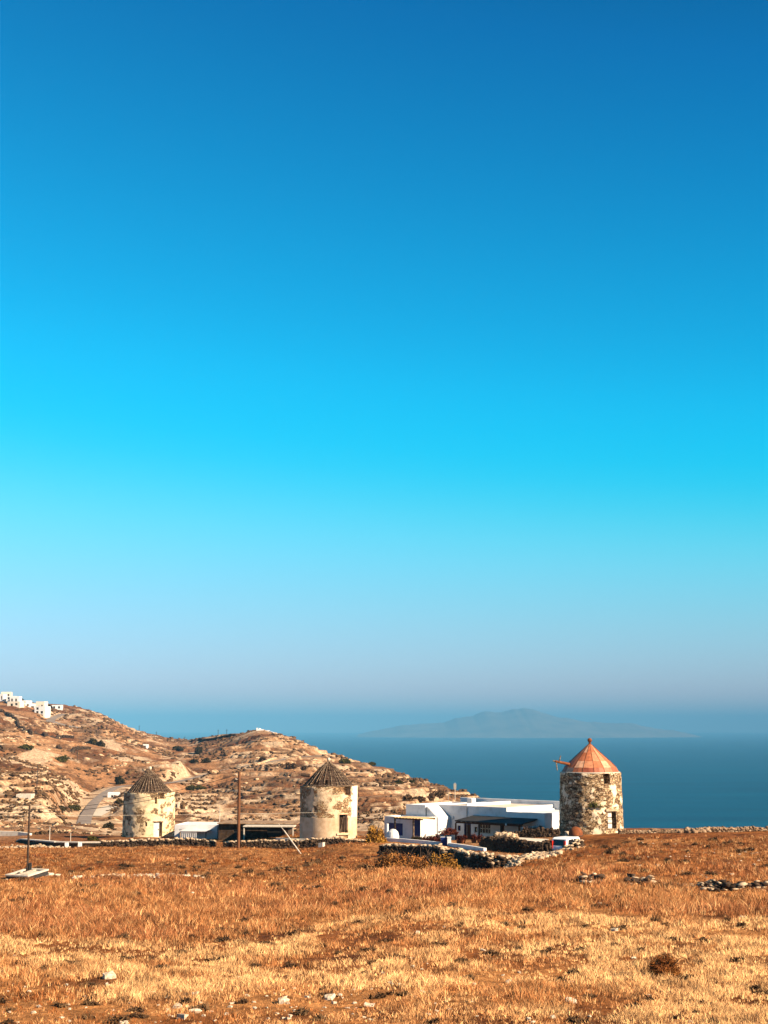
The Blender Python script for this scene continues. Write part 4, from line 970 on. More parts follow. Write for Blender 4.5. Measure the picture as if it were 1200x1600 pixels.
# ================================================================== more buildings
def simple_house(name, label, cat, u0, u1, vt, vb, Y, depth, rz=0.0, mat='white', ops=(), group=None, roofmat=None, opmat='glass', depth_ops=0.2, par=0.15):
    """block building: front spans photo columns u0..u1; ops in fractions (s0,s1,z0,z1) of the front"""
    x0, x1 = (u0-600)/KF*Y, (u1-600)/KF*Y; z1 = Y*vz(vt); zb = Y*vz(vb); L = (x1-x0)/max(0.3, cos(rz)); h = z1-zb
    g = zb
    t = thing(name, label, cat, (x0, Y, g), rz, group); D = depth
    mb = MB(); O = [(a*L, b_*L, c*h, d*h) for a, b_, c, d in ops]
    mb.wall((0, 0, 0), (1, 0), (0, -1), L, -2.5, h, O, depth_ops); mb.wall((L, 0, 0), (0, 1), (1, 0), D, -2.5, h); mb.wall((L, D, 0), (-1, 0), (0, 1), L, -2.5, h); mb.wall((0, D, 0), (0, -1), (-1, 0), D, -2.5, h)
    p_ = min(par, L*0.1); c = [(0, 0, h), (L, 0, h), (L, D, h), (0, D, h)]; i_ = [(p_, p_, h), (L-p_, p_, h), (L-p_, D-p_, h), (p_, D-p_, h)]; k_ = [(x, y, h-0.15) for x, y, z in i_]
    n0 = len(mb.V); mb.V += c+i_+k_
    for a in range(4):
        b_ = (a+1) % 4; mb.F.append((n0+a, n0+b_, n0+4+b_, n0+4+a)); mb.F.append((n0+4+a, n0+4+b_, n0+8+b_, n0+8+a))
    mb.build('wall', M[mat], t); MB().add([(x, y, z+0.004) for x, y, z in k_], [(0, 1, 2, 3)]).build('roof', M[roofmat or mat], t)
    for (a, b_, c_, d) in O:
        mb = MB(); mb.box(a+0.01, b_-0.01, depth_ops-0.08, depth_ops-0.03, c_+0.01, d-0.01); mb.build('door' if c_ < 0.05*h else 'window', M[opmat], t)
    return t
# low white building right of the left mill, with canopy
wb = simple_house('white_outbuilding', 'low white outbuilding with a small canopy, beside the leftmost windmill', 'outbuilding', 276, 343, 1288.5, 1313, 172, 5.5, radians(-8), ops=[(0.10, 0.17, 0.60, 0.70), (0.10, 0.17, 0.42, 0.52)], opmat='white')
kx = 1/KF*172
mb = MB(); mb.box(1.1, 4.3, -1.9, -0.003, 1.13, 1.22); cn = mb.build('canopy', M['white'], wb)
for xx in (1.2, 4.15): MB().box(xx-0.05, xx+0.05, -1.85, -1.75, -0.6, 1.13).build('post', M['greywood'], cn)
mb = MB()
for i in range(9): mb.box(1.2+i*0.22, 1.28+i*0.22, -1.8, -1.75, 0.45, 0.95)
mb.box(1.15, 3.1, -1.82, -1.73, 0.95, 1.0); mb.build('railing', M['white'], cn)
# dark flat-roofed stone building between the pole and the middle mill
db = simple_house('stone_outbuilding', 'long dark flat-roofed stone building behind the wooden pole', 'outbuilding', 344, 452, 1287, 1313, 168, 4.5, radians(-4), mat='dark_and_shaded', roofmat='brownstone', ops=[(0.22, 0.29, 0.0, 0.62), (0.70, 0.92, 0.1, 0.72)], opmat='dark', par=0.25)
mb = MB(); LL = (452-344)/KF*168; hh = 168*(vz(1287)-vz(1313)); mb.box(-0.1, LL+1.1, -0.5, 4.6, hh+0.004, hh+0.10); mb.build('roof_slab', M['brownstone'], db)
mb = MB(); mb.box(LL-4.6, LL+1.0, -2.6, -0.51, hh-0.18, hh-0.06); sh = mb.build('awning', M['palepost'], db)
for xx in (LL-4.5, LL+0.9): MB().box(xx-0.06, xx+0.06, -2.5, -2.38, -0.6, hh-0.18).build('post', M['palepost'], sh)
# small things on the skyline and hills
simple_house('roadside_hut', 'small white box hut beside the bend of the asphalt road', 'hut', 171, 188.5, 1238.5, 1248.5, hit(179, 1249, G=Zbase)[1]-4, 4, radians(6), ops=[(0.3, 0.5, 0.0, 0.6)])
hy = hit(228, 1168, 400)[1]
simple_house('field_hut', 'small pale hut in the terraces below the ridge', 'hut', 224, 233, 1163, 1168, hy, 5, radians(10), ops=[(0.1, 0.5, 0.0, 0.6)], opmat='dark', mat='white')
simple_house('concrete_platform', 'flat pale concrete cistern on the left hillside behind the thin pole', 'cistern', 29, 52, 1241, 1246, hit(40, 1248, 200)[1], 4, 0, mat='concrete')
simple_house('terrace_shed', 'tiny pale shed on the slope right of the leftmost windmill', 'shed', 274, 281.5, 1254, 1262, hit(278, 1263, 200)[1], 4, 0, ops=[(0.3, 0.7, 0.0, 0.7)], opmat='dark', mat='palestone')
simple_house('ridge_hut', 'lone small stone hut on the crest right of the village', 'hut', 110.5, 117.5, 1103.5, 1108, 1380, 6, 0, mat='palestone', ops=[(0.3, 0.6, 0.0, 0.6)])
# village: (u0,u1,vt,vb,Y,label)
VIL = [
 (-6, 4, 1084.5, 1096, 1330, 'white cube house cut by the left edge of the picture'),
 (0, 15, 1081, 1091, 1380, 'topmost white village house with stepped roof'),
 (8, 22, 1087.5, 1099, 1340, 'white village house just below the topmost one'),
 (14, 28, 1088, 1101, 1350, 'tall white house at the right end of the upper village cluster'),
 (10, 30, 1096, 1103, 1310, 'low wide white house at the foot of the upper village cluster'),
 (33, 46, 1094.5, 1103, 1340, 'white house between the cluster and the big stepped house'),
 (44, 57, 1099, 1105.5, 1330, 'cream house with dark porch left of the big stepped house'),
 (55, 68, 1096, 1112, 1320, 'tall upper block of the stepped white house'),
 (53, 70, 1103.5, 1115, 1300, 'white house front with windows beside the dark trees'),
 (80, 96, 1101.5, 1108, 1360, 'flat white house standing alone right of the dark trees'),
]
WL = [[(0.12, 0.32, 0.3, 0.75), (0.58, 0.78, 0.3, 0.75)], [(0.25, 0.45, 0.0, 0.6), (0.62, 0.82, 0.3, 0.7)], [(0.15, 0.38, 0.12, 0.42), (0.15, 0.38, 0.58, 0.86), (0.56, 0.8, 0.12, 0.42)], [(0.1, 0.6, 0.0, 0.45)]]
for i, (a, b_, c, d, Yv, lb) in enumerate(VIL):
    hv = hit((a+b_)/2, d, 900); Yv = hv[1]
    simple_house('village_house', lb, 'house', a, b_, c, d+1.5, Yv, 8+i % 3*2, radians((-6, 8, 3, -3)[i % 4]), ops=WL[3 if i == 6 else i % 3], group='white houses of the hilltop village', opmat='dark', depth_ops=0.5, mat=('white', 'paleplaster', 'white')[i % 3])
# chapel on the second hill
ch = simple_house('hilltop_chapel', 'small white chapel with a block tower on the second hill crest', 'chapel', 400.5, 412, 1139.5, 1145, 1030, 7, radians(5), ops=[(0.4, 0.55, 0.0, 0.55)])
MB().box(-0.01, 1.2, -0.01, 2, 2.6, 3.4).build('bell_wall', M['white'], ch); MB().box(1.8, 3.2, 1.5, 3, 2.3, 3.1).build('dome_block', M['white'], ch)
simple_house('chapel_annex', 'tiny white building just right of the hilltop chapel', 'outbuilding', 414, 420.5, 1141, 1145, 1030, 5, 0, ops=[(0.3, 0.6, 0.0, 0.6)])
a = P(420.5, 1142, 1026); b_ = P(431, 1147, 1020)
wall_strip('chapel_wall', 'low white wall stepping down right of the hilltop chapel', [a, ((a[0]+b_[0])/2, (a[1]+b_[1])/2, (a[2]+b_[2])/2+0.4), b_], 0.6, M['white'])

# ================================================================== poles and wires
def pole(name, label, u, vb, vt, r, mat, y=None, group=None, arms=(), cat='utility pole', rt=0.75):
    if y is None: x, y, g = hit(u, vb)
    else: x = (u-600)/KF*y; g = ground(x, y)
    h = y*vz(vt)-g; t = thing(name, label, cat, (x, y, g), 0, group)
    MB().tube((0, 0, -0.6), (0, 0, h), r, r*rt, 10).build('shaft', mat, t)
    for (hw, dz) in arms: MB().box(-hw, hw, -0.05-r, 0.05-r, h-dz-0.05, h-dz+0.05).build('crossarm', mat, t)
    return t, (x, y, g+h)
tp, topP = pole('wooden_pole', 'tall brown wooden pole in front of the dark stone building', 375, 1320.5, 1206, 0.16, M['polewood'], y=150, rt=0.85)
for dz in (0.3, 0.75):
    mb = MB(); h_ = topP[2]-tp.location[2]; mb.tube((-0.13, -0.1, h_-dz), (-0.32, -0.12, h_-dz), 0.025, 0.025, 6); mb.lathe([(0.03, h_-dz-0.02), (0.06, h_-dz+0.04), (0.04, h_-dz+0.12)], 8, -0.33, -0.12); mb.build('insulator', M['palepost'], tp)
t5, top5 = pole('metal_pole', 'thin grey pole rising from the field beside the slab frame', 50.5, 1366, 1258, 0.085, M['darkwood'], y=104)
mb = MB(); mb.box(0.10, 0.28, -0.1, 0.08, 0.35, 0.95); mb.build('meter_box', M['dark'], t5)
ga = 'distant poles along the ridge'
for u, vb, vt, lb in ((217.5, 1147, 1133.5, 'thin dark utility pole on the crest right of the village hill'), (244.5, 1153, 1143, 'short faint pole on the saddle right of the crest pole'), (289, 1159, 1151, 'faint pole in the middle of the saddle'), (341, 1154, 1140, 'left of the two tall poles before the chapel hill'), (354.5, 1152, 1139.5, 'right of the two tall poles before the chapel hill')):
    pole('utility_pole', lb, u, vb, vt, 0.22, M['dark'], y=float(np.interp(u, [200, 280, 330, 370], [1320, 1285, 1175, 1090])), group=ga, arms=((0.9, 0.8),))
pole('utility_pole', 'slender dark pole on the left slope above the wires', 57.5, 1233, 1195, 0.09, M['dark'], group='poles on the hillside')
pole('utility_pole', 'slender dark pole below the dark gully on the left hill', 120.5, 1190, 1172, 0.11, M['dark'], group='poles on the hillside')
tl, tlt = pole('lattice_mast', 'pale lattice mast behind the white house roof', 711, 1250, 1223, 0.14, M['palepost'])
MB().box(-0.5, 0.5, -0.1, 0.1, -2.2+(tlt[2]-tl.location[2]), -0.3+(tlt[2]-tl.location[2])).build('bracket', M['steel'], tl)
pole('fence_pole', 'pale thin pole behind the low wall right of the metal pole', 83, 1315, 1292, 0.05, M['palepost'], y=158, cat='pole')
pole('fence_pole', 'short pale post standing on the low wall near the leftmost windmill', 115.5, 1316, 1301, 0.04, M['palepost'], y=158, cat='pole')
pole('fence_pole', 'thin pale pole right of the white outbuilding', 345.5, 1290, 1261, 0.05, M['palepost'], y=177, cat='pole')
def wire(label, a, b_, sag, r=0.02, mat='dark'):
    pts = []; 
    for i in range(25):
        t = i/24; pts.append((a[0]+(b_[0]-a[0])*t, a[1]+(b_[1]-a[1])*t, a[2]+(b_[2]-a[2])*t-sag*4*t*(1-t)))
    mb = MB().poly([tuple(np.array(p)-np.array(a)) for p in pts], r, 5); o = mb.build('overhead_wire', M[mat]); o.location = a; return tag(o, label, 'wire')
wl = P(-320, 1218, 150)
wire('upper overhead wire sagging from the left to the wooden pole top', wl, (topP[0]-0.3, topP[1]-0.1, topP[2]-0.3), 3.2, 0.028)
wire('lower overhead wire sagging from the left to the wooden pole', (wl[0], wl[1], wl[2]-0.7), (topP[0]-0.3, topP[1]-0.1, topP[2]-0.75), 3.0, 0.028)
# wire seen bright against the two mills
wire('thin pale wire passing in front of the two ruined windmills', P(-200, 1274, 140), P(494, 1269.5, 154.5), 0.15, 0.012, 'palepost')
# leaning white pole
a = P(471, 1326, 140); b_ = P(444, 1298, 141.5); g = ground(a[0], a[1]); mb = MB(); mb.tube((0, 0, -0.1), (b_[0]-a[0], b_[1]-a[1], b_[2]-g), 0.065, 0.06, 8); mb.tube((b_[0]-a[0], b_[1]-a[1], b_[2]-g), ((b_[0]-a[0])*1.33, (b_[1]-a[1])*1.3, (b_[2]-g)*1.32), 0.03, 0.02, 6)
o = mb.build('leaning_pole', M['palepost']); o.location = (a[0], a[1], g); tag(o, 'white pole leaning left over the low wall by the middle windmill', 'pole')

# ================================================================== stone walls
stone_wall('field_wall', 'low crumbling field wall on the crest right of the red-roofed windmill', [P(u, 1300, 139+0.02*(u-960)*0)[:2] for u in range(968, 1420, 12)], 0.36, 0.6, 0.21, M['brownstone'], 3, loose=0.4)
def tz(pairs): 
    xs = [p[0] for p in pairs]; return lambda t: float(np.interp(t, xs, [p[1] for p in pairs]))
# big curved wall of the hollow in front of the house
pth = smooth_path([P(598, 1335, 126), P(640, 1330, 124.5), P(680, 1330, 122.5), P(712, 1336, 119), P(735, 1345, 113), P(765, 1351, 108), P(800, 1347, 109), P(835, 1334, 114), P(862, 1324, 120), P(882, 1314, 124), P(905, 1308, 127)], 6)
def toph(t):
    us_ = np.interp(t, [0, .13, .27, .40, .52, .64, .76, .88, 1], [600, 640, 680, 712, 735, 765, 800, 840, 885])
    v = np.interp(us_, [600, 640, 700, 715, 740, 765, 800, 840, 862, 885], [1320, 1321, 1327, 1333, 1342, 1347, 1343, 1333, 1325, 1314])
    p = pth[int(t*(len(pth)-1))]; return p[1]*vz(v)
stone_wall('dry_stone_wall', 'curving dry stone wall around the hollow before the white house', pth, 0.8, 0.7, 0.25, M['dark_and_shaded'], 5, topz=toph, lit_capmat='limestone', loose=0.3)
# dark retaining wall of the yard, its shade put into the stone colour
pth2 = [P(757, 1330, 133.5), P(790, 1331, 131.5), P(820, 1333, 130), P(852, 1334, 129), P(868, 1330, 131)]
v2 = lambda t: float(np.interp(t, [0, 0.25, 0.5, 0.8, 1], [133.5*vz(1309.5), 131.5*vz(1311.5), 130*vz(1314.5), 129*vz(1319), 131*vz(1316)]))
stone_wall('retaining_wall', 'high dark retaining wall in shade right of the courtyard', pth2, 1.5, 0.8, 0.22, M['dark_and_shaded'], 7, topz=v2)
mb = MB(); q = [P(764, 1309.5, 134.5), P(800, 1312, 132.8), P(850, 1317.5, 131.5), P(858, 1311, 136), P(815, 1308.5, 139), P(775, 1307, 139)]
gz_ = [(x, y, z) for x, y, z in q]; b0 = gz_[0]
mb.add([(x-b0[0], y-b0[1], z-b0[2]) for x, y, z in gz_]+[(x-b0[0], y-b0[1], z-b0[2]-1.6) for x, y, z in gz_], [tuple(range(6)), tuple(range(11, 5, -1))]+[(i, 6+i, 6+(i+1) % 6, (i+1) % 6) for i in range(6)])
o = mb.build('terrace_slab', M['concrete']); o.location = b0; tag(o, 'sunlit concrete terrace on top of the dark retaining wall', 'terrace')
stone_wall('garden_wall', 'dark rubble wall under the lit end of the white house', [P(786, 1302, 141)[:2], P(820, 1300, 140.5)[:2], P(850, 1300, 140)[:2], P(872, 1300, 140)[:2]], 0.9, 0.5, 0.22, M['dark_and_shaded'], 9, topz=tz([(0, 141*vz(1300)), (0.25, 140.5*vz(1302)), (0.5, 140*vz(1297)), (1, 140*vz(1296))]))
stone_wall('stone_pile_wall', 'short pale stone wall stub on the terrace by the porch', [P(775, 1310, 136)[:2], P(792, 1310, 135.5)[:2], P(806, 1310, 135.5)[:2]], 0.55, 0.5, 0.34, M['limestone'], 10, topz=tz([(0, 136*vz(1303)), (1, 135.5*vz(1305))]))
# walls around the mill yards
stone_wall('dry_stone_wall', 'low stone wall running in front of the leftmost windmill', [P(u, 1318, 152)[:2] for u in range(160, 352, 16)], 0.5, 0.6, 0.25, M['dark_and_shaded'], 13, lit_capmat='limestone', topz=tz([(0, 152*vz(1315)), (0.5, 152*vz(1312.5)), (0.8, 152*vz(1311)), (1, 152*vz(1315))]))
stone_wall('dry_stone_wall', 'low stone wall beneath the dark building and wooden pole', [P(u, 1318, 151)[:2] for u in range(352, 470, 14)], 0.45, 0.6, 0.25, M['dark_and_shaded'], 14, lit_capmat='limestone', topz=tz([(0, 151*vz(1316)), (1, 151*vz(1313))]))
stone_wall('dry_stone_wall', 'rubble wall at the foot of the middle windmill', [P(u, 1318, 149)[:2] for u in range(470, 600, 12)], 0.6, 0.6, 0.25, M['dark_and_shaded'], 15, lit_capmat='limestone', topz=tz([(0, 149*vz(1313)), (0.35, 149*vz(1309.5)), (0.6, 149*vz(1311)), (1, 149*vz(1315))]))
wall_strip('yard_wall', 'long low pale-topped wall between the building and the middle windmill', [P(432, 1309, 154), P(455, 1310, 153), P(500, 1312, 152), P(560, 1311.5, 150), P(585, 1315, 148)], 0.35, M['palepost'])
wall_strip('white_stub', 'small white block standing in the rubble wall below the middle windmill', [P(499, 1317, 147.5), P(506, 1316, 147.3)], 0.5, M['palepost'])
# left: dark curved wall with pale coping
p3 = [P(30, 1315, 172), P(36, 1312, 166), P(60, 1314, 158), P(90, 1316.5, 154), P(125, 1317, 153), P(160, 1317, 153)]
wall_strip('low_wall', 'dark low wall with pale coping, curving behind the metal pole', [(x, y, z) for x, y, z in p3], 0.5, M['dark_and_shaded'])
wall_strip('wall_coping', 'pale concrete coping on the curving dark wall', [(x, y, z+0.09) for x, y, z in p3], 0.62, M['palepost']) if False else None
mb = MB(); b0 = p3[0]
for a, b_ in zip(p3[:-1], p3[1:]):
    d = np.array([b_[0]-a[0], b_[1]-a[1]]); d /= np.linalg.norm(d); nn = np.array([-d[1], d[0]])*0.36
    vs = [(q_[0]+s*nn[0]-b0[0], q_[1]+s*nn[1]-b0[1], q_[2]+dz-b0[2]) for q_ in (a, b_) for s in (-1, 1) for dz in (0.005, 0.12)]
    mb.add(vs, [(0, 1, 3, 2), (4, 6, 7, 5), (0, 4, 5, 1), (2, 3, 7, 6), (0, 2, 6, 4), (1, 5, 7, 3)])
o = mb.build('coping', M['palepost']); lw = [q for q in sc.objects if q.name.startswith('low_wall')][0]; o.parent = lw; o.location = (0, 0, b0[2]-lw.location[2])
for u, lb in ((104.5, 'left one of two small white blocks on the low wall'), (125, 'right one of two small white blocks on the low wall')):
    p = P(u, 1318, 151.8); mb = MB(); mb.box(-0.16, 0.16, -0.16, 0.16, -0.3, 0.12, 0.02); o = mb.build('white_block', M['white']); o.location = (p[0], p[1], p[2]); tag(o, lb, 'block', 'white blocks on the low wall')
wall_strip('concrete_wall', 'pale concrete wall crossing the left hillside behind the metal pole', [P(-60, 1296.5, 205), P(0, 1298.5, 205), P(30, 1299.5, 204), P(48, 1302, 203)], 0.5, M['paleplaster'])
wall_strip('concrete_wall', 'pale concrete kerb wall beside the field road, right of the metal pole', [P(55, 1308, 185), P(80, 1307.5, 184), P(118, 1309, 182)], 0.5, M['concrete'])
# rubble rows lying in the field
def rubble(name, label, pts, n, size, mat, seed, spread=0.4, cat='rubble'):
    rg = np.random.default_rng(seed); pp = resample(pts, 0.3); pos = []; sz = []
    for i in range(n):
        q = pp[rg.integers(0, len(pp))]+rg.normal(0, spread, 2)*np.array([1, 0.7]); s = size*rg.uniform(0.4, 1.4); pos.append((q[0], q[1], ground(*q)+s*0.18)); sz.append(s)
    V, Fq = stones(pos, sz, seed); b = pos[0]
    return tag(mesh_obj(name, V, Fq, mat, loc=b), label, cat)
rubble('rubble_row', 'row of pale rubble in the field below the leftmost windmill', [hit(u, 1369.5)[:2] for u in range(150, 300, 10)], 190, 0.19, M['palestone'], 31, 0.8)
rubble('rubble_row', 'scattered rubble strip in front of the curving dark wall', [hit(u, 1324)[:2] for u in range(10, 110, 10)], 220, 0.24, M['limestone'], 32, 1.0)
rubble('rubble_heap', 'rubble heap on the crest wall at the right, against the sea', [P(u, 1300, 139)[:2] for u in range(1074, 1100, 4)], 150, 0.42, M['brownstone'], 33, 0.3)
rubble('rubble_heap', 'fallen stones sliding from the curving wall towards the van', [P(u, v_, y_)[:2] for u, v_, y_ in ((760, 1355, 105), (800, 1351, 106), (840, 1340, 110), (868, 1328, 116), (890, 1318, 122))], 620, 0.24, M['limestone'], 34, 0.6)
rubble('rubble_row', 'thin broken line of low stones across the right field', [hit(u, v_)[:2] for u, v_ in ((860, 1376), (940, 1379), (1030, 1381), (1090, 1386))], 130, 0.13, M['brownstone'], 36, 0.5)
def hitg(u, v): return hit(u, v)
for (ua, ub, vv, lb, sd) in ((905, 942, 1378, 'leftmost dark rock pile in the field below the red-roofed windmill', 41), (978, 1028, 1380, 'middle dark rock pile in the right half of the field', 42), (1092, 1200, 1389, 'long rock pile at the right edge of the field', 43)):
    t = thing('rock_pile', lb, 'rock pile', hit((ua+ub)/2, vv), 0, 'broken wall remains across the right field')
    off = np.array(t.location)
    rg = np.random.default_rng(sd); pos = []; sz = []; pos2 = []; sz2 = []
    for i in range(int((ub-ua)*0.75)+14):
        u = rg.uniform(ua, ub); h = hit(u, vv+rg.normal(0, 2.4)); s = rg.uniform(0.12, 0.36); z = h[2]+rg.uniform(0.02, 0.34)*(1 if rg.random() < 0.6 else 0.3)
        if rg.random() < 0.62: pos.append((h[0], h[1], z)); sz.append(s*1.15)
        else: pos2.append((h[0], h[1], z+0.04)); sz2.append(s)
    V, Fq = stones(pos, sz, sd, 0.42); mesh_obj('rock', V, Fq, M['dark_and_shaded'], t, off=off); 
    for q_, (pp, ss) in enumerate(zip(pos2, sz2)):
        V, Fq = stones([pp], [ss], sd+9+q_, 0.36); mesh_obj('pale_rock', V, Fq, M['limestone'], t, off=off)
# hillside walls
def hill_wall(label, pts, h=1.5, sd=50, mat='dark_and_shaded'):
    W_ = hits(pts, y0=260); W_ = [w_ for i, w_ in enumerate(W_) if i == 0 or abs(w_[1]-W_[i-1][1]) < 250]
    if len(W_) < 2: return
    stone_wall('hillside_wall', label, W_, h*0.75, 0.8, 0.8, M[mat], sd)
hill_wall('dark stone wall zigzagging down the hill below the village', [(0, 1113), (12, 1117), (20, 1124), (27, 1129), (28, 1136), (38, 1143), (48, 1148)], 2.0, 51)
hill_wall('straight dark wall crossing the left hill below the zigzag wall', [(55, 1147), (70, 1151), (90, 1153), (114, 1154)], 1.7, 52)
hill_wall('dark boundary wall climbing the ridge to the chapel', [(300, 1158), (320, 1158), (345, 1154), (368, 1150)], 1.6, 53)
hill_wall('dark terrace wall left of the lower gully', [(90, 1170), (115, 1173), (140, 1171)], 1.6, 54)
hill_wall('pale terrace wall above the upper road', [(390, 1200), (410, 1193), (430, 1186)], 0.8, 55, 'hillrock')

# ================================================================== van, tank, slab frame
def van(label, x, y, z, rz):
    t = thing('parked_van', label, 'van', (x, y, z), rz)
    prof = [(-1.95, 0.35), (-2.0, 0.75), (-1.9, 0.98), (-1.72, 1.62), (-1.45, 1.74), (0.55, 1.74), (1.15, 1.10), (1.85, 0.92), (2.0, 0.70), (2.0, 0.35)]
    paint = newmat('white_car_paint'); pb = paint[2]; pb.inputs['Base Color'].default_value = (0.78, 0.79, 0.8, 1); pb.inputs['Roughness'].default_value = 0.3
    MB().prism(prof, -0.8, 0.8).build('body', paint[0], t, bevel=0.07)
    for sy in (-1, 1):
        yy = 0.805*sy
        def pan(name, q, mat):
            vs = [(a, yy, c) for a, c in q]+[(a, yy+0.012*sy, c) for a, c in q]; n_ = len(q)
            fs_ = [tuple(range(n_)), tuple(range(2*n_-1, n_-1, -1))]+[(i, (i+1) % n_, n_+(i+1) % n_, n_+i) for i in range(n_)]
            MB().add(vs, fs_).build(name, mat, t)
        pan('side_window', [(-1.5, 1.1), (-1.42, 1.55), (-0.55, 1.6), (-0.55, 1.1)], M['glass']); pan('side_window', [(-0.45, 1.1), (-0.45, 1.6), (0.48, 1.58), (0.95, 1.1)], M['glass'])
        pan('side_trim', [(-1.9, 0.55), (-1.9, 0.65), (1.9, 0.65), (1.9, 0.55)], M['dark'])
        for wx in (-1.3, 1.3):
            mb = MB(); mb.tube((wx, 0.62*sy, 0.32), (wx, 0.83*sy, 0.32), 0.32, 0.32, 18); wh = mb.build('wheel', M['dark'], t)
            mb = MB(); mb.tube((wx, 0.832*sy, 0.32), (wx, 0.85*sy, 0.32), 0.19, 0.17, 14); mb.build('hubcap', M['steel'], wh)
    MB().add([(-1.935, -0.66, 1.02), (-1.935, 0.66, 1.02), (-1.775, 0.62, 1.55), (-1.775, -0.62, 1.55)], [(0, 1, 2, 3)]).build('rear_window', M['glass'], t)
    MB().add([(1.12, -0.68, 1.16), (1.12, 0.68, 1.16), (0.62, 0.62, 1.69), (0.62, -0.62, 1.69)], [(3, 2, 1, 0)]).build('windscreen', M['glass'], t)
    redm = newmat('red_lamp_lens'); redm[2].inputs['Base Color'].default_value = (0.45, 0.02, 0.01, 1); redm[2].inputs['Roughness'].default_value = 0.25
    for sy in (-1, 1):
        MB().box(-2.03, -1.85, 0.70*sy-0.09, 0.70*sy+0.09, 0.72, 1.45).build('tail_light', redm[0], t); MB().box(1.9, 2.02, 0.55*sy-0.14, 0.55*sy+0.14, 0.66, 0.84).build('headlight', M['steel'], t)
    MB().box(-2.08, -1.93, -0.8, 0.8, 0.36, 0.55).build('bumper', M['dark'], t); MB().box(1.93, 2.06, -0.8, 0.8, 0.36, 0.55).build('bumper', M['dark'], t)
    MB().box(-2.025, -2.005, -0.25, 0.25, 0.6, 0.7).build('number_plate', M['white'], t)
    return t
p = P(889, 1318, 130); ztop = 130*vz(1303.5)
van('small white van half hidden behind the stones at the foot of the red-roofed windmill', p[0], p[1], ztop-1.74*0.9-0.2, radians(52)).scale = (0.9, 0.9, 0.9)
p = P(899.5, 1300, 136); zt = 136*vz(1291.5)
mb = MB(); mb.lathe([(0.0001, 0.0), (0.62, 0.0), (0.66, 0.5), (0.62, 0.85), (0.45, 1.12), (0.2, 1.25), (0.02, 1.28)], 20, cap=False); t = thing('water_tank', 'rust-brown domed tank standing against the red-roofed windmill', 'tank', (p[0], p[1], zt-1.28))
mb.build('tank_shell', M['rust'], t, smooth=True); MB().lathe([(0.64, 0.42), (0.69, 0.45), (0.69, 0.5), (0.64, 0.53)], 20, cap=False).build('band', M['dark'], t)
# round chimney pot stub left of it
p = P(885.5, 1303, 137); mb = MB(); mb.lathe([(0.16, -0.9), (0.16, 0.1), (0.2, 0.12), (0.2, 0.22), (0.12, 0.24)], 10); o = mb.build('clay_pot', M['palestone']); o.location = p; tag(o, 'small pale pot on the wall between van and tank', 'pot')
# slab frame lying in the field
c4 = [hit(17, 1369), hit(50, 1368), hit(67, 1376), hit(40, 1381)]; g = max(q[2] for q in c4)
x0 = c4[0][0]; y0 = (c4[0][1]+c4[2][1])/2; t = thing('slab_frame', 'pale broken slab frame lying beside the metal pole', 'slab', (hit(42, 1373)[0], hit(42, 1373)[1], g+0.03), radians(-28))
t.scale = (0.8, 0.9, 0.8); t.rotation_euler = (radians(5.5), 0, radians(-22)); t.location.z += 0.12
mb = MB(); mb.box(-1.15, 1.15, 1.05, 1.35, 0.0, 0.12); mb.box(-1.15, 1.15, -1.35, -1.05, 0.0, 0.12); mb.box(-1.15, -0.9, -1.049, 1.049, 0.0, 0.12); mb.box(0.9, 1.15, -1.049, 1.049, 0, 0.12); mb.build('rim', M['concrete'], t)
mb = MB(); mb.box(-0.88, -0.6, -0.1, 0.2, 0.0, 0.1); mb.box(-0.2, 0.1, -1.04, 1.04, 0.0, 0.11); mb.build('rib', M['palestone'], t); MB().box(0.12, 0.88, -1.0, 0.4, 0.05, 0.13).build('broken_slab', M['palestone'], t)
MB().box(-1.1, 1.1, -1.3, 1.3, -0.35, -0.004).build('pit', M['dark'], t)

# ================================================================== shrubs and trees (named ones)
def at(u, v, y=None):
    if y is None: return hit(u, v)
    x = (u-600)/KF*y; return (x, y, ground(x, y))
p = at(586, 1322, 140); bush('juniper_bush', 'golden green rounded bush beside the middle windmill', 'bush', (p[0], p[1], 140*vz(1321)), 1.1, 1.0, 2.1, M['shrub_gold'], 3800, 0.15, 3, lumps=12)
p = at(1037, 1527); bush('thorn_bush', 'small dark rust-coloured ball bush alone in the foreground grass', 'bush', p, 0.76, 0.66, 0.68, M['ballbush'], 9000, 0.042, 4, elong=3, lumps=14)
for i, (u, v, rx, rz, y, mt, lb) in enumerate([
  (610, 1350, 1.4, 1.0, 107, 'shrub_brown', 'greyish dry brush at the left end of the brush mound'),
  (628, 1353, 1.9, 1.25, 106, 'shrub_rust', 'orange brush clump on the left half of the brush mound'),
  (655, 1355, 2.0, 1.35, 104.5, 'shrub_rust', 'orange brush clump in the middle of the brush mound'),
  (682, 1355, 1.8, 1.5, 103, 'shrub_gold', 'gold brush clump at the right of the brush mound, below the gate'),
  (700, 1362, 1.1, 0.6, 101, 'shrub_dark', 'dark brush at the right foot of the brush mound')]):
    p = at(u, v, y); bush('brush_clump', lb, 'brush', p, rx, 1.1, rz*1.45, M[mt], 4200, 0.10, 60+i, 'dry brush before the white house', elong=2.2, lumps=11)
# dark green foliage in the hollow in shade
for i, (u, v, rx, rz, y) in enumerate([(690, 1350, 1.5, 1.0, 113.5), (715, 1357, 1.5, 0.8, 107), (740, 1360, 1.2, 0.6, 104)]):
    p = at(u, v, y); bush('hollow_shrub', ('dark shrub in the hollow under the gate', 'dark shrub in the middle of the hollow', 'low dark shrub at the right end of the hollow')[i], 'shrub', p, rx, 0.9, rz, M['shrub_brown'], 1800, 0.10, 90+i, 'dark shrubs in the hollow')
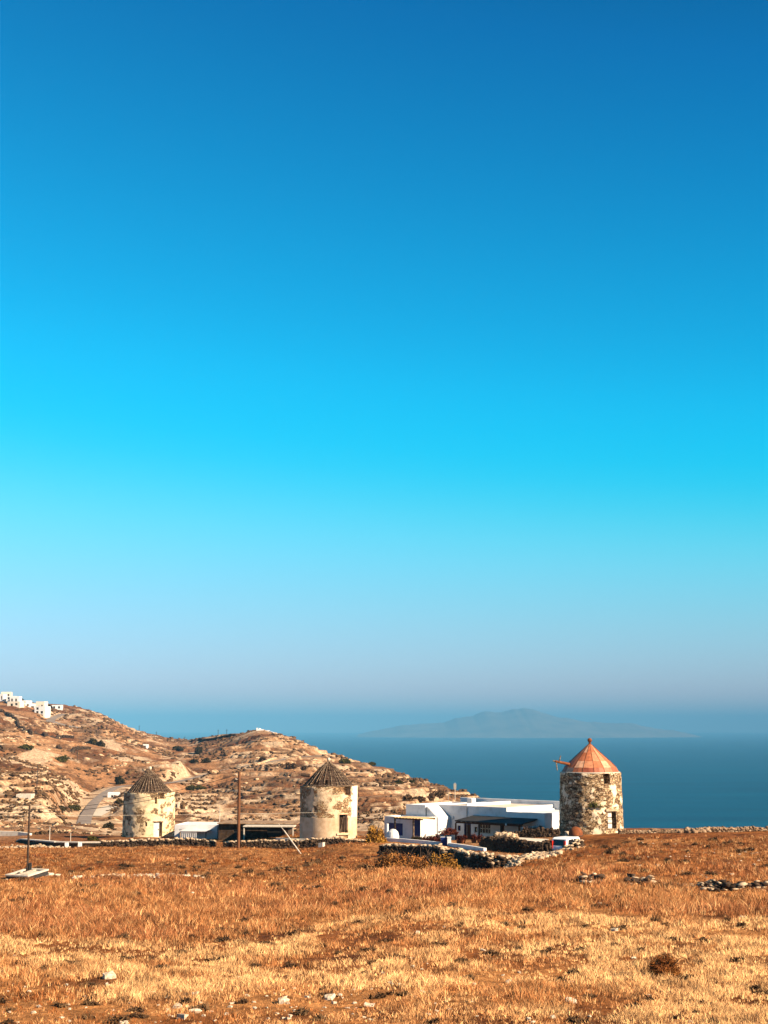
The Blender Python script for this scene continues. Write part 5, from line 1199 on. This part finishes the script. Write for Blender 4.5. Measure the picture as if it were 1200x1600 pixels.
# courtyard plants
p = P(703, 1300, 137.8); g = ground(p[0], p[1]); t = thing('bougainvillea', 'dark reddish bougainvillea arching over the blue gate', 'plant', (p[0], p[1], g))
V, Fc = leaf_cloud(900, 1.0, 0.6, 0.75, 0.13, 12); V[:, 2] += 130*0+P(0, 1304, 137.8)[2]-g; mesh_obj('foliage', V, Fc, M['flower'], t); MB().tube((0.1, 0, -0.2), (-0.2, 0, P(0, 1303, 137.8)[2]-g), 0.06, 0.04, 6).build('stem', M['darkwood'], t)
for i, (u, w_, lb) in enumerate([(656, 1.2, 'leftmost dark shrub in the courtyard, by the blue door'), (672, 1.2, 'dark shrub in the courtyard before the brown door'), (686, 1.0, 'dark shrub in the courtyard left of the gate')]):
    y = 145.5-i*0.8; x = (u-600)/KF*y; g = ground(x, y); h = y*vz(1303-(i == 2)*3)-g
    bush('courtyard_shrub', lb, 'shrub', (x, y, g), w_, 0.6, max(0.9, h), M['flower'] if i else M['shrub_dark'], 1200, 0.12, 70+i, 'shrubs in the courtyard')
for i, (u, lb) in enumerate([(716, 'potted plant just right of the gate, under the porch'), (722, 'potted plant before the brown porch door'), (739, 'potted plants under the small porch window'), (748, 'potted plant under the white-barred window')]):
    y = 142.2-i*0.4; x = (u-600)/KF*y; g = ground(x, y); t = thing('potted_plant', lb, 'plant', (x, y, g), 0, 'potted plants by the porch'); h = y*vz(1307+i*1.4)-g
    V, Fc = leaf_cloud(400, 0.45, 0.4, 0.6, 0.10, 80+i); V[:, 2] += max(0.35, h-0.55); mesh_obj('foliage', V, Fc, M['flower'], t); MB().lathe([(0.18, -0.1), (0.26, max(0.3, h-0.55)), (0.28, max(0.36, h-0.5))], 12).build('pot', M['rust'], t)
# shrubs climbing the lit end wall
for i, (u, v, lb) in enumerate([(826, 1297, 'small dry shrub under the right wing of the house'), (842, 1296, 'thin dry shrub near the right corner of the house')]):
    p = P(u, v, 143); bush('dry_shrub', lb, 'shrub', (p[0], p[1], p[2]-0.1), 0.7, 0.4, 0.6, M['shrub_brown'], 500, 0.09, 85+i, 'dry shrubs below the house end')
# evergreen shrubs on the hills
for i, (u, v, wpx, hpx, mt, lb) in enumerate([
  (42, 1170, 26, 7, 'shrub_green', 'long low green shrub on the upper left slope'),
  (95, 1189, 28, 9, 'shrub_green', 'rounded green bush on the left hill above the pale rocks'),
  (113, 1265, 30, 10, 'shrub_green', 'green bush patch in the hollow left of the road'),
  (95, 1265, 22, 6, 'shrub_dark', 'darker bush left of the green patch by the road'),
  (187, 1225, 17, 12, 'shrub_dark', 'dark bush at the top of the road bend'),
  (186, 1256, 20, 8, 'shrub_dark', 'bush below the white roadside hut'),
  (168, 1294, 20, 10, 'shrub_dark', 'dark bush on the bank left of the leftmost windmill'),
  (145, 1316, 22, 9, 'shrub_green', 'leafy green bush behind the low wall, left of the leftmost windmill'),
  (296, 1233, 18, 7, 'shrub_green', 'green shrub behind the leftmost windmill roof'),
  (312, 1232, 18, 4, 'shrub_green', 'flat green patch right of the windmill roof'),
  (541, 1193, 21, 10, 'shrub_green', 'dark green dome bush on the ridge above the middle windmill'),
  (580, 1193, 12, 3, 'shrub_green', 'tiny flat bush on the ridge line right of the dome bush'),
  (623, 1225, 14, 7, 'shrub_green', 'small green bush low on the ridge left of the mast'),
  (642, 1222, 10, 3, 'shrub_green', 'flat small bush on the ridge near the mast'),
  (636, 1251, 22, 9, 'shrub_brown', 'leftmost brown shrub behind the white house'),
  (655, 1251, 22, 8, 'shrub_brown', 'second brown shrub behind the white house'),
  (672, 1250, 20, 12, 'shrub_brown', 'third brown shrub behind the white house'),
  (688, 1246, 24, 10, 'shrub_brown', 'rightmost brown shrub behind the white house, left of the mast'),
  (73, 1108, 10, 6, 'shrub_dark', 'dark tree clump between the village houses'),
  (78, 1107, 8, 5, 'shrub_dark', 'dark tree left of the lone flat village house'),
  (32, 1093, 12, 3, 'shrub_dark', 'dark flat tree behind the upper village cluster'),
  (410, 1190, 14, 8, 'shrub_brown', 'brown shrub beside the upper road'),
  (455, 1200, 18, 9, 'shrub_brown', 'brown shrub below the upper road'),
  (475, 1203, 14, 7, 'shrub_brown', 'second brown shrub below the upper road'),
  (145, 1163, 22, 9, 'shrub_dark', 'large dark thicket in the upper left gully'),
  (158, 1166, 18, 9, 'shrub_dark', 'right part of the dark thicket in the upper left gully'),
  (276, 1172, 20, 6, 'shrub_dark', 'dark thicket on the slope of the saddle'),
  (310, 1178, 14, 16, 'shrub_dark', 'dark thicket climbing the left side of the scree'),
  (303, 1192, 14, 8, 'shrub_dark', 'dark thicket at the lower left of the scree'),
  (322, 1192, 14, 8, 'shrub_dark', 'dark thicket at the foot of the scree')]):
    x, y, z = hit(u, v, 170); k = y/KF
    bush('hillside_bush', lb, 'bush', (x, y, z-0.15), wpx/2*k*1.15, wpx/2*k*0.8, hpx*k*1.2, M[mt], 1300, max(0.16, 2.4*k), 200+i, 'evergreen bushes on the hillsides', parts=False, lumps=9)

# ================================================================== scrub, rocks and stones
def scatter(n, y0, y1, u0, u1, seed, maskf=None):
    rg = np.random.default_rng(seed); u = rg.uniform(u0, u1, n*3); y = np.exp(rg.uniform(log(y0), log(y1), n*3)); x = (u-600)/KF*y
    if maskf is not None: k = maskf(x, y) > rg.uniform(0, 1, n*3); u, x, y = u[k], x[k], y[k]
    x, y = x[:n], y[:n]; return x, y, grid_at(Zg, x, y)
def near_road(x, y): return grid_at(roadmask, x, y) > 4.5
x, y, z = scatter(15000, 215, 1450, -300, 900, 301, lambda x, y: (sstep(0.46, 0.62, fbm(x/30, y/42, 311, 4))*0.95+0.05)*(1-0.45*(x > -0.105*y))*near_road(x, y)*(grid_at(Zg, x, y) > -60))
rg = np.random.default_rng(4); sz = rg.uniform(0.35, 1.0, len(x))**1.6*np.clip(y/460, 0.5, 1.7)*1.25
V, Fq = stones(np.stack([x, y, z+sz*0.15], -1), sz, 5, 0.62); V += (np.random.default_rng(6).normal(0, 0.13, V.shape))
tag(mesh_obj('hillside_scrub', V, Fq, M['shrub_brown']), 'brown scrub dotted over the terraced hills', 'scrub', kind='stuff')
x, y, z = scatter(3800, 215, 900, -300, 860, 302, lambda x, y: (sstep(0.52, 0.64, fbm(x/17, y/28, 321, 4, 0.6)+0.06*(x < -0.18*y)))*(1-0.7*(x > -0.105*y))*near_road(x, y)*(grid_at(Zg, x, y) > -60))
sz = np.random.default_rng(8).uniform(0.25, 1.0, len(x))**2.5*np.clip(y/420, 0.55, 1.7)*1.25
V, Fq = stones(np.stack([x, y, z+sz*0.04], -1), sz, 9, 0.42); V += np.random.default_rng(61).normal(0, 0.10, V.shape)
tag(mesh_obj('hillside_rocks', V, Fq, M['hillrock']), 'pale limestone outcrops scattered over the hills', 'rocks', kind='stuff')

# loose stones of the field: individuals
tmpl = []
for k in range(8):
    me = bpy.data.meshes.new('field_stone'); T_, Ft = STT[k]; me.from_pydata([tuple(v) for v in (T_*np.array([1.15, 0.9, 0.6]))], [], [tuple(int(i) for i in f) for f in Ft]); me.update(); me.materials.append(M['palestone']); tmpl.append(me)
rg = random.Random(99)
def stone_at(u, v, s, label, group, k=None):
    x, y, z = hit(u, v); o = bpy.data.objects.new('field_stone', tmpl[(k if k is not None else rg.randrange(8)) % 8]); COL.objects.link(o)
    o.location = (x, y, z+s*0.22); o.scale = (s*rg.uniform(0.8, 1.3), s*rg.uniform(0.8, 1.2), s*rg.uniform(0.7, 1.1)); o.rotation_euler = (rg.uniform(-.2, .2), rg.uniform(-.2, .2), rg.uniform(0, 6.28))
    tag(o, label, 'stone', group); return o
GS = 'pale loose stones in the field'
for i, (u, v, s, lb) in enumerate([(795, 1536, 0.22, 'upright white stone in the grass left of the ball bush'), (285, 1592, 0.24, 'white oval stone at the bottom edge, left of centre'), (307, 1556, 0.20, 'white stone in the bare patch at the lower left'), (443, 1567, 0.28, 'flat white stone in the bare soil right of the lower left patch'), (515, 1562, 0.26, 'flat white stone near the bottom centre'), (578, 1573, 0.18, 'small white stone beside the bottom centre'), (170, 1529, 0.34, 'broad buff stone half buried in pale grass at lower left'), (892, 1567, 0.2, 'flat white stone below the ball bush'), (305, 1583, 0.22, 'white stone above the oval stone at the bottom edge'), (278, 1575, 0.2, 'white stone left of the oval stone at the bottom edge'), (75, 1369, 0.5, 'largest white boulder right of the slab frame'), (90, 1369.5, 0.34, 'round white boulder right of the largest boulder'), (124, 1372, 0.34, 'white boulder before the rubble row'), (961, 1455, 0.2, 'single white stone in the pale grass of the right field'), (653, 1459, 0.2, 'single white stone in the middle of the field'), (1160, 1435, 0.2, 'small pale stone at the right side of the field')]):
    stone_at(u, v, s, lb, 'larger stones in the field', i)
for i in range(280):
    b = rg.random()
    if b < 0.42: u, v = rg.gauss(300, 220), rg.uniform(1535, 1600)
    elif b < 0.62: u, v = rg.gauss(650, 150), rg.uniform(1490, 1600)
    elif b < 0.75: u, v = rg.uniform(0, 1200), rg.uniform(1400, 1600)
    elif b < 0.9: u, v = rg.uniform(980, 1200), rg.uniform(1310, 1375)
    else: u, v = rg.uniform(0, 560), rg.uniform(1335, 1400)
    if not (0 < u < 1200): u = rg.uniform(0, 1200)
    stone_at(u, v, rg.uniform(0.035, 0.12)*(1.5 if v < 1400 else 1), 'small pale stone lying loose in the dry grass', GS)

# dry weeds: dark wiry clumps all over the field
rg = np.random.default_rng(77); Vs = []; Fs = []; o0 = 0
for i in range(420):
    u = rg.uniform(-150, 1350); yv = float(np.exp(rg.uniform(log(38), log(128)))); xx = (u-600)/KF*yv; s_ = rg.uniform(0.10, 0.30)*(1 if yv < 70 else 1.5)
    if 590 < u < 900 and yv > 92: continue
    V, Fc = leaf_cloud(110, s_*1.5, s_, s_*0.8, 0.035+0.0006*yv, 900+i % 40, 5, 3.5); V = V+np.array([xx, yv, ground(xx, yv)]); Vs.append(V); Fs.append(Fc+o0); o0 += len(V)
tag(mesh_obj('dry_weeds', np.concatenate(Vs), np.concatenate(Fs), M['shrub_brown']), 'dark wiry weeds dotted through the dry grass', 'weeds', kind='stuff')
p = hit(290, 1369); mb = MB(); mb.tube((0, 0, -0.2), (0.03, 0, 0.42), 0.09, 0.07, 7); o = mb.build('wooden_stump', M['darkwood']); o.location = p; tag(o, 'short dark stump at the right end of the rubble row', 'stump')
# wire fence at the lower right, close to the camera
t = thing('wire_fence', 'thin wire fence at the bottom right corner', 'fence', (P(1000, 1600, 31)[0], 31, ground(P(1000, 1600, 31)[0], 31)))
off = np.array(t.location); mb = MB(); zt = P(1000, 1562, 31)[2]
for u in range(880, 1500, 17):
    x = (u-600)/KF*31; g = ground(x, 31); mb.tube((x-off[0], 0, g-off[2]-0.1), (x-off[0]+random.uniform(-.03, .03), 0, zt-off[2]-0.15+0.15*sin(u*0.01)), 0.0035, 0.0035, 4)
mb.build('wire', M['dark'], t)
mb = MB()
for u in (880, 1230, 1500):
    x = (u-600)/KF*31; g = ground(x, 31)
    if u != 880: mb.tube((x-off[0], 0.02, g-off[2]-0.3), (x-off[0], 0.02, zt-off[2]), 0.03, 0.03, 8)
mb.build('post', M['dark'], t)

# ================================================================== grass of the field
def grass(n, y0, y1, u0, u1, seed, hscale, kblades, power=1.35, yard=False):
    rg = np.random.default_rng(seed)
    q = rg.uniform(0, 1, n); a = 1-power          # density falls as y^-power per unit depth, times y for the wedge
    y = (y0**a+q*(y1**a-y0**a))**(1/a); u = rg.uniform(u0, u1, n); x = (u-600)/KF*y
    crest = np.interp(u, [-300, 150, 330, 440, 500, 545, 600, 650, 700, 740, 800, 860, 910, 1000, 1500], [150, 150, 152, 150, 146, 139, 118, 108, 100, 96, 102, 113, 128, 134, 134])
    if yard: crest = np.where((u > 590) & (u < 900), 138.0, np.where(u < 600, 168.0, 0)); 
    # zones of the field
    wv = (fbm(x/9, y/14, 401, 4)-0.5); yy = y*(1+wv*0.8); cl = fbm(x/1.1, y/1.6, 403, 3); patch = fbm(x/5.5, y/4.5, 405, 5, 0.6); spot = fbm(x/0.8, y/1.0, 407, 3)
    zone_g = sstep(41, 46, yy)*(1-sstep(62, 72, yy)); zone_t = sstep(64, 74, yy)*(1-sstep(90, 100, yy)); zone_b = 1-sstep(41, 47, yy); zone_f = sstep(92, 102, yy)
    dens = 0.95*zone_g+1.0*zone_t+0.42*zone_b+0.62*zone_f
    gol = sstep(0.38, 0.57, patch)
    dens = dens*(0.25+0.75*sstep(0.30, 0.52, cl))*(0.35+0.65*sstep(0.34, 0.5, spot))*(0.55+0.45*gol)
    k = (rg.uniform(0, 1, n) < dens) & (y < crest)
    if yard: k = k & (fbm(x/3, y/3, 409, 3) > 0.45)
    x, y, cl, gol, zone_g, zone_t, zone_b, zone_f, patch = [v_[k] for v_ in (x, y, cl, gol, zone_g, zone_t, zone_b, zone_f, patch)]
    m_ = len(x); z = grid_at(Zg, x, y)
    if m_ == 0: return
    hgt = hscale*(0.15*zone_g+0.28*zone_t+0.10*zone_b+0.15*zone_f)*(0.6+0.9*sstep(0.35, 0.7, cl))*rg.uniform(0.6, 1.3, m_)
    gold = np.array([1.0, 0.63, 0.30]); tan_ = np.array([0.62, 0.33, 0.12]); rust = np.array([0.42, 0.145, 0.04]); pink = np.array([0.50, 0.24, 0.12]); dk = np.array([0.16, 0.055, 0.02])
    gl = np.clip(gol*(zone_g*1.0+zone_b*0.45+zone_t*0.22+zone_f*0.18)+0.22*zone_g, 0, 1)[:, None]
    base = rust*(1-gl)+gold*gl
    base = base*(1-0.55*(zone_t*(1-gol))[:, None])+pink*(0.55*(zone_t*(1-gol))[:, None])
    rr = rg.uniform(0, 1, m_)[:, None]
    base = np.where(rr < 0.28, base*0.3+dk*0.7, base); base = np.where(rr > 0.84, base*0.3+gold*0.75, base)
    base = base*rg.uniform(0.7, 1.2, (m_, 1))*(0.76*np.array([1, 0.92, 0.86]))*(1-0.30*zone_f)[:, None]
    # blades
    base = base*(0.72+0.5*sstep(0.35, 0.6, fbm(x/0.45, y/0.7, 411, 2)))[:, None]
    N = m_*kblades; X = np.repeat(x, kblades); Y = np.repeat(y, kblades); Z = np.repeat(z, kblades); H = np.repeat(hgt, kblades)*rg.uniform(0.5, 1.25, N)
    sp = np.repeat(hgt, kblades)*0.35; ox = rg.normal(0, 1, N)*sp; oy = rg.normal(0, 1, N)*sp
    w_ = (0.0030+0.00008*Y)*rg.uniform(0.6, 1.5, N)
    th = rg.uniform(-0.9, 0.9, N); lx = rg.normal(0, 0.55, N)*H+0.06*H; ly = rg.normal(0, 0.55, N)*H
    bx = X+ox; by = Y+oy; dx = np.cos(th)*w_; dy = np.sin(th)*w_
    A_ = np.stack([bx-dx, by-dy, Z-0.03], -1); B_ = np.stack([bx+dx, by+dy, Z-0.03], -1)
    C_ = np.stack([bx+lx*0.45+dx*0.7, by+ly*0.45+dy*0.7, Z+H*0.6], -1); D_ = np.stack([bx+lx*0.45-dx*0.7, by+ly*0.45-dy*0.7, Z+H*0.6], -1)
    E_ = np.stack([bx+lx, by+ly, Z+H], -1)
    V = np.stack([A_, B_, C_, D_, E_], 1).reshape(-1, 3); i0 = np.arange(N)*5
    F3 = np.concatenate([np.stack([i0, i0+1, i0+2], -1), np.stack([i0, i0+2, i0+3], -1), np.stack([i0+3, i0+2, i0+4], -1)])
    Cc = np.repeat(np.clip(np.repeat(base, kblades, 0)*rg.uniform(0.8, 1.2, (N, 1)), 0, 0.95), 5, 0)
    return V, F3, Cc
m, n, b = newmat('dry_grass'); at_ = n.nodes.new('ShaderNodeAttribute'); at_.attribute_name = 'Col'
n.links.new(at_.outputs['Color'], b.inputs['Base Color']); b.inputs['Roughness'].default_value = 0.8; b.inputs['Specular IOR Level'].default_value = 0.1
V1, F1, C1 = grass(330000, 30, 152, -260, 1460, 501, 1.0, 5)
V2, F2, C2 = grass(70000, 98, 170, -200, 900, 502, 0.8, 4, yard=True)
F1 = np.concatenate([F1, F2+len(V1)]); V1 = np.concatenate([V1, V2]); C1 = np.concatenate([C1, C2])
tag(mesh_obj('dry_grass', V1, F1, m, colors=C1), 'dry golden and rust-brown grass covering the whole field', 'grass', kind='stuff')
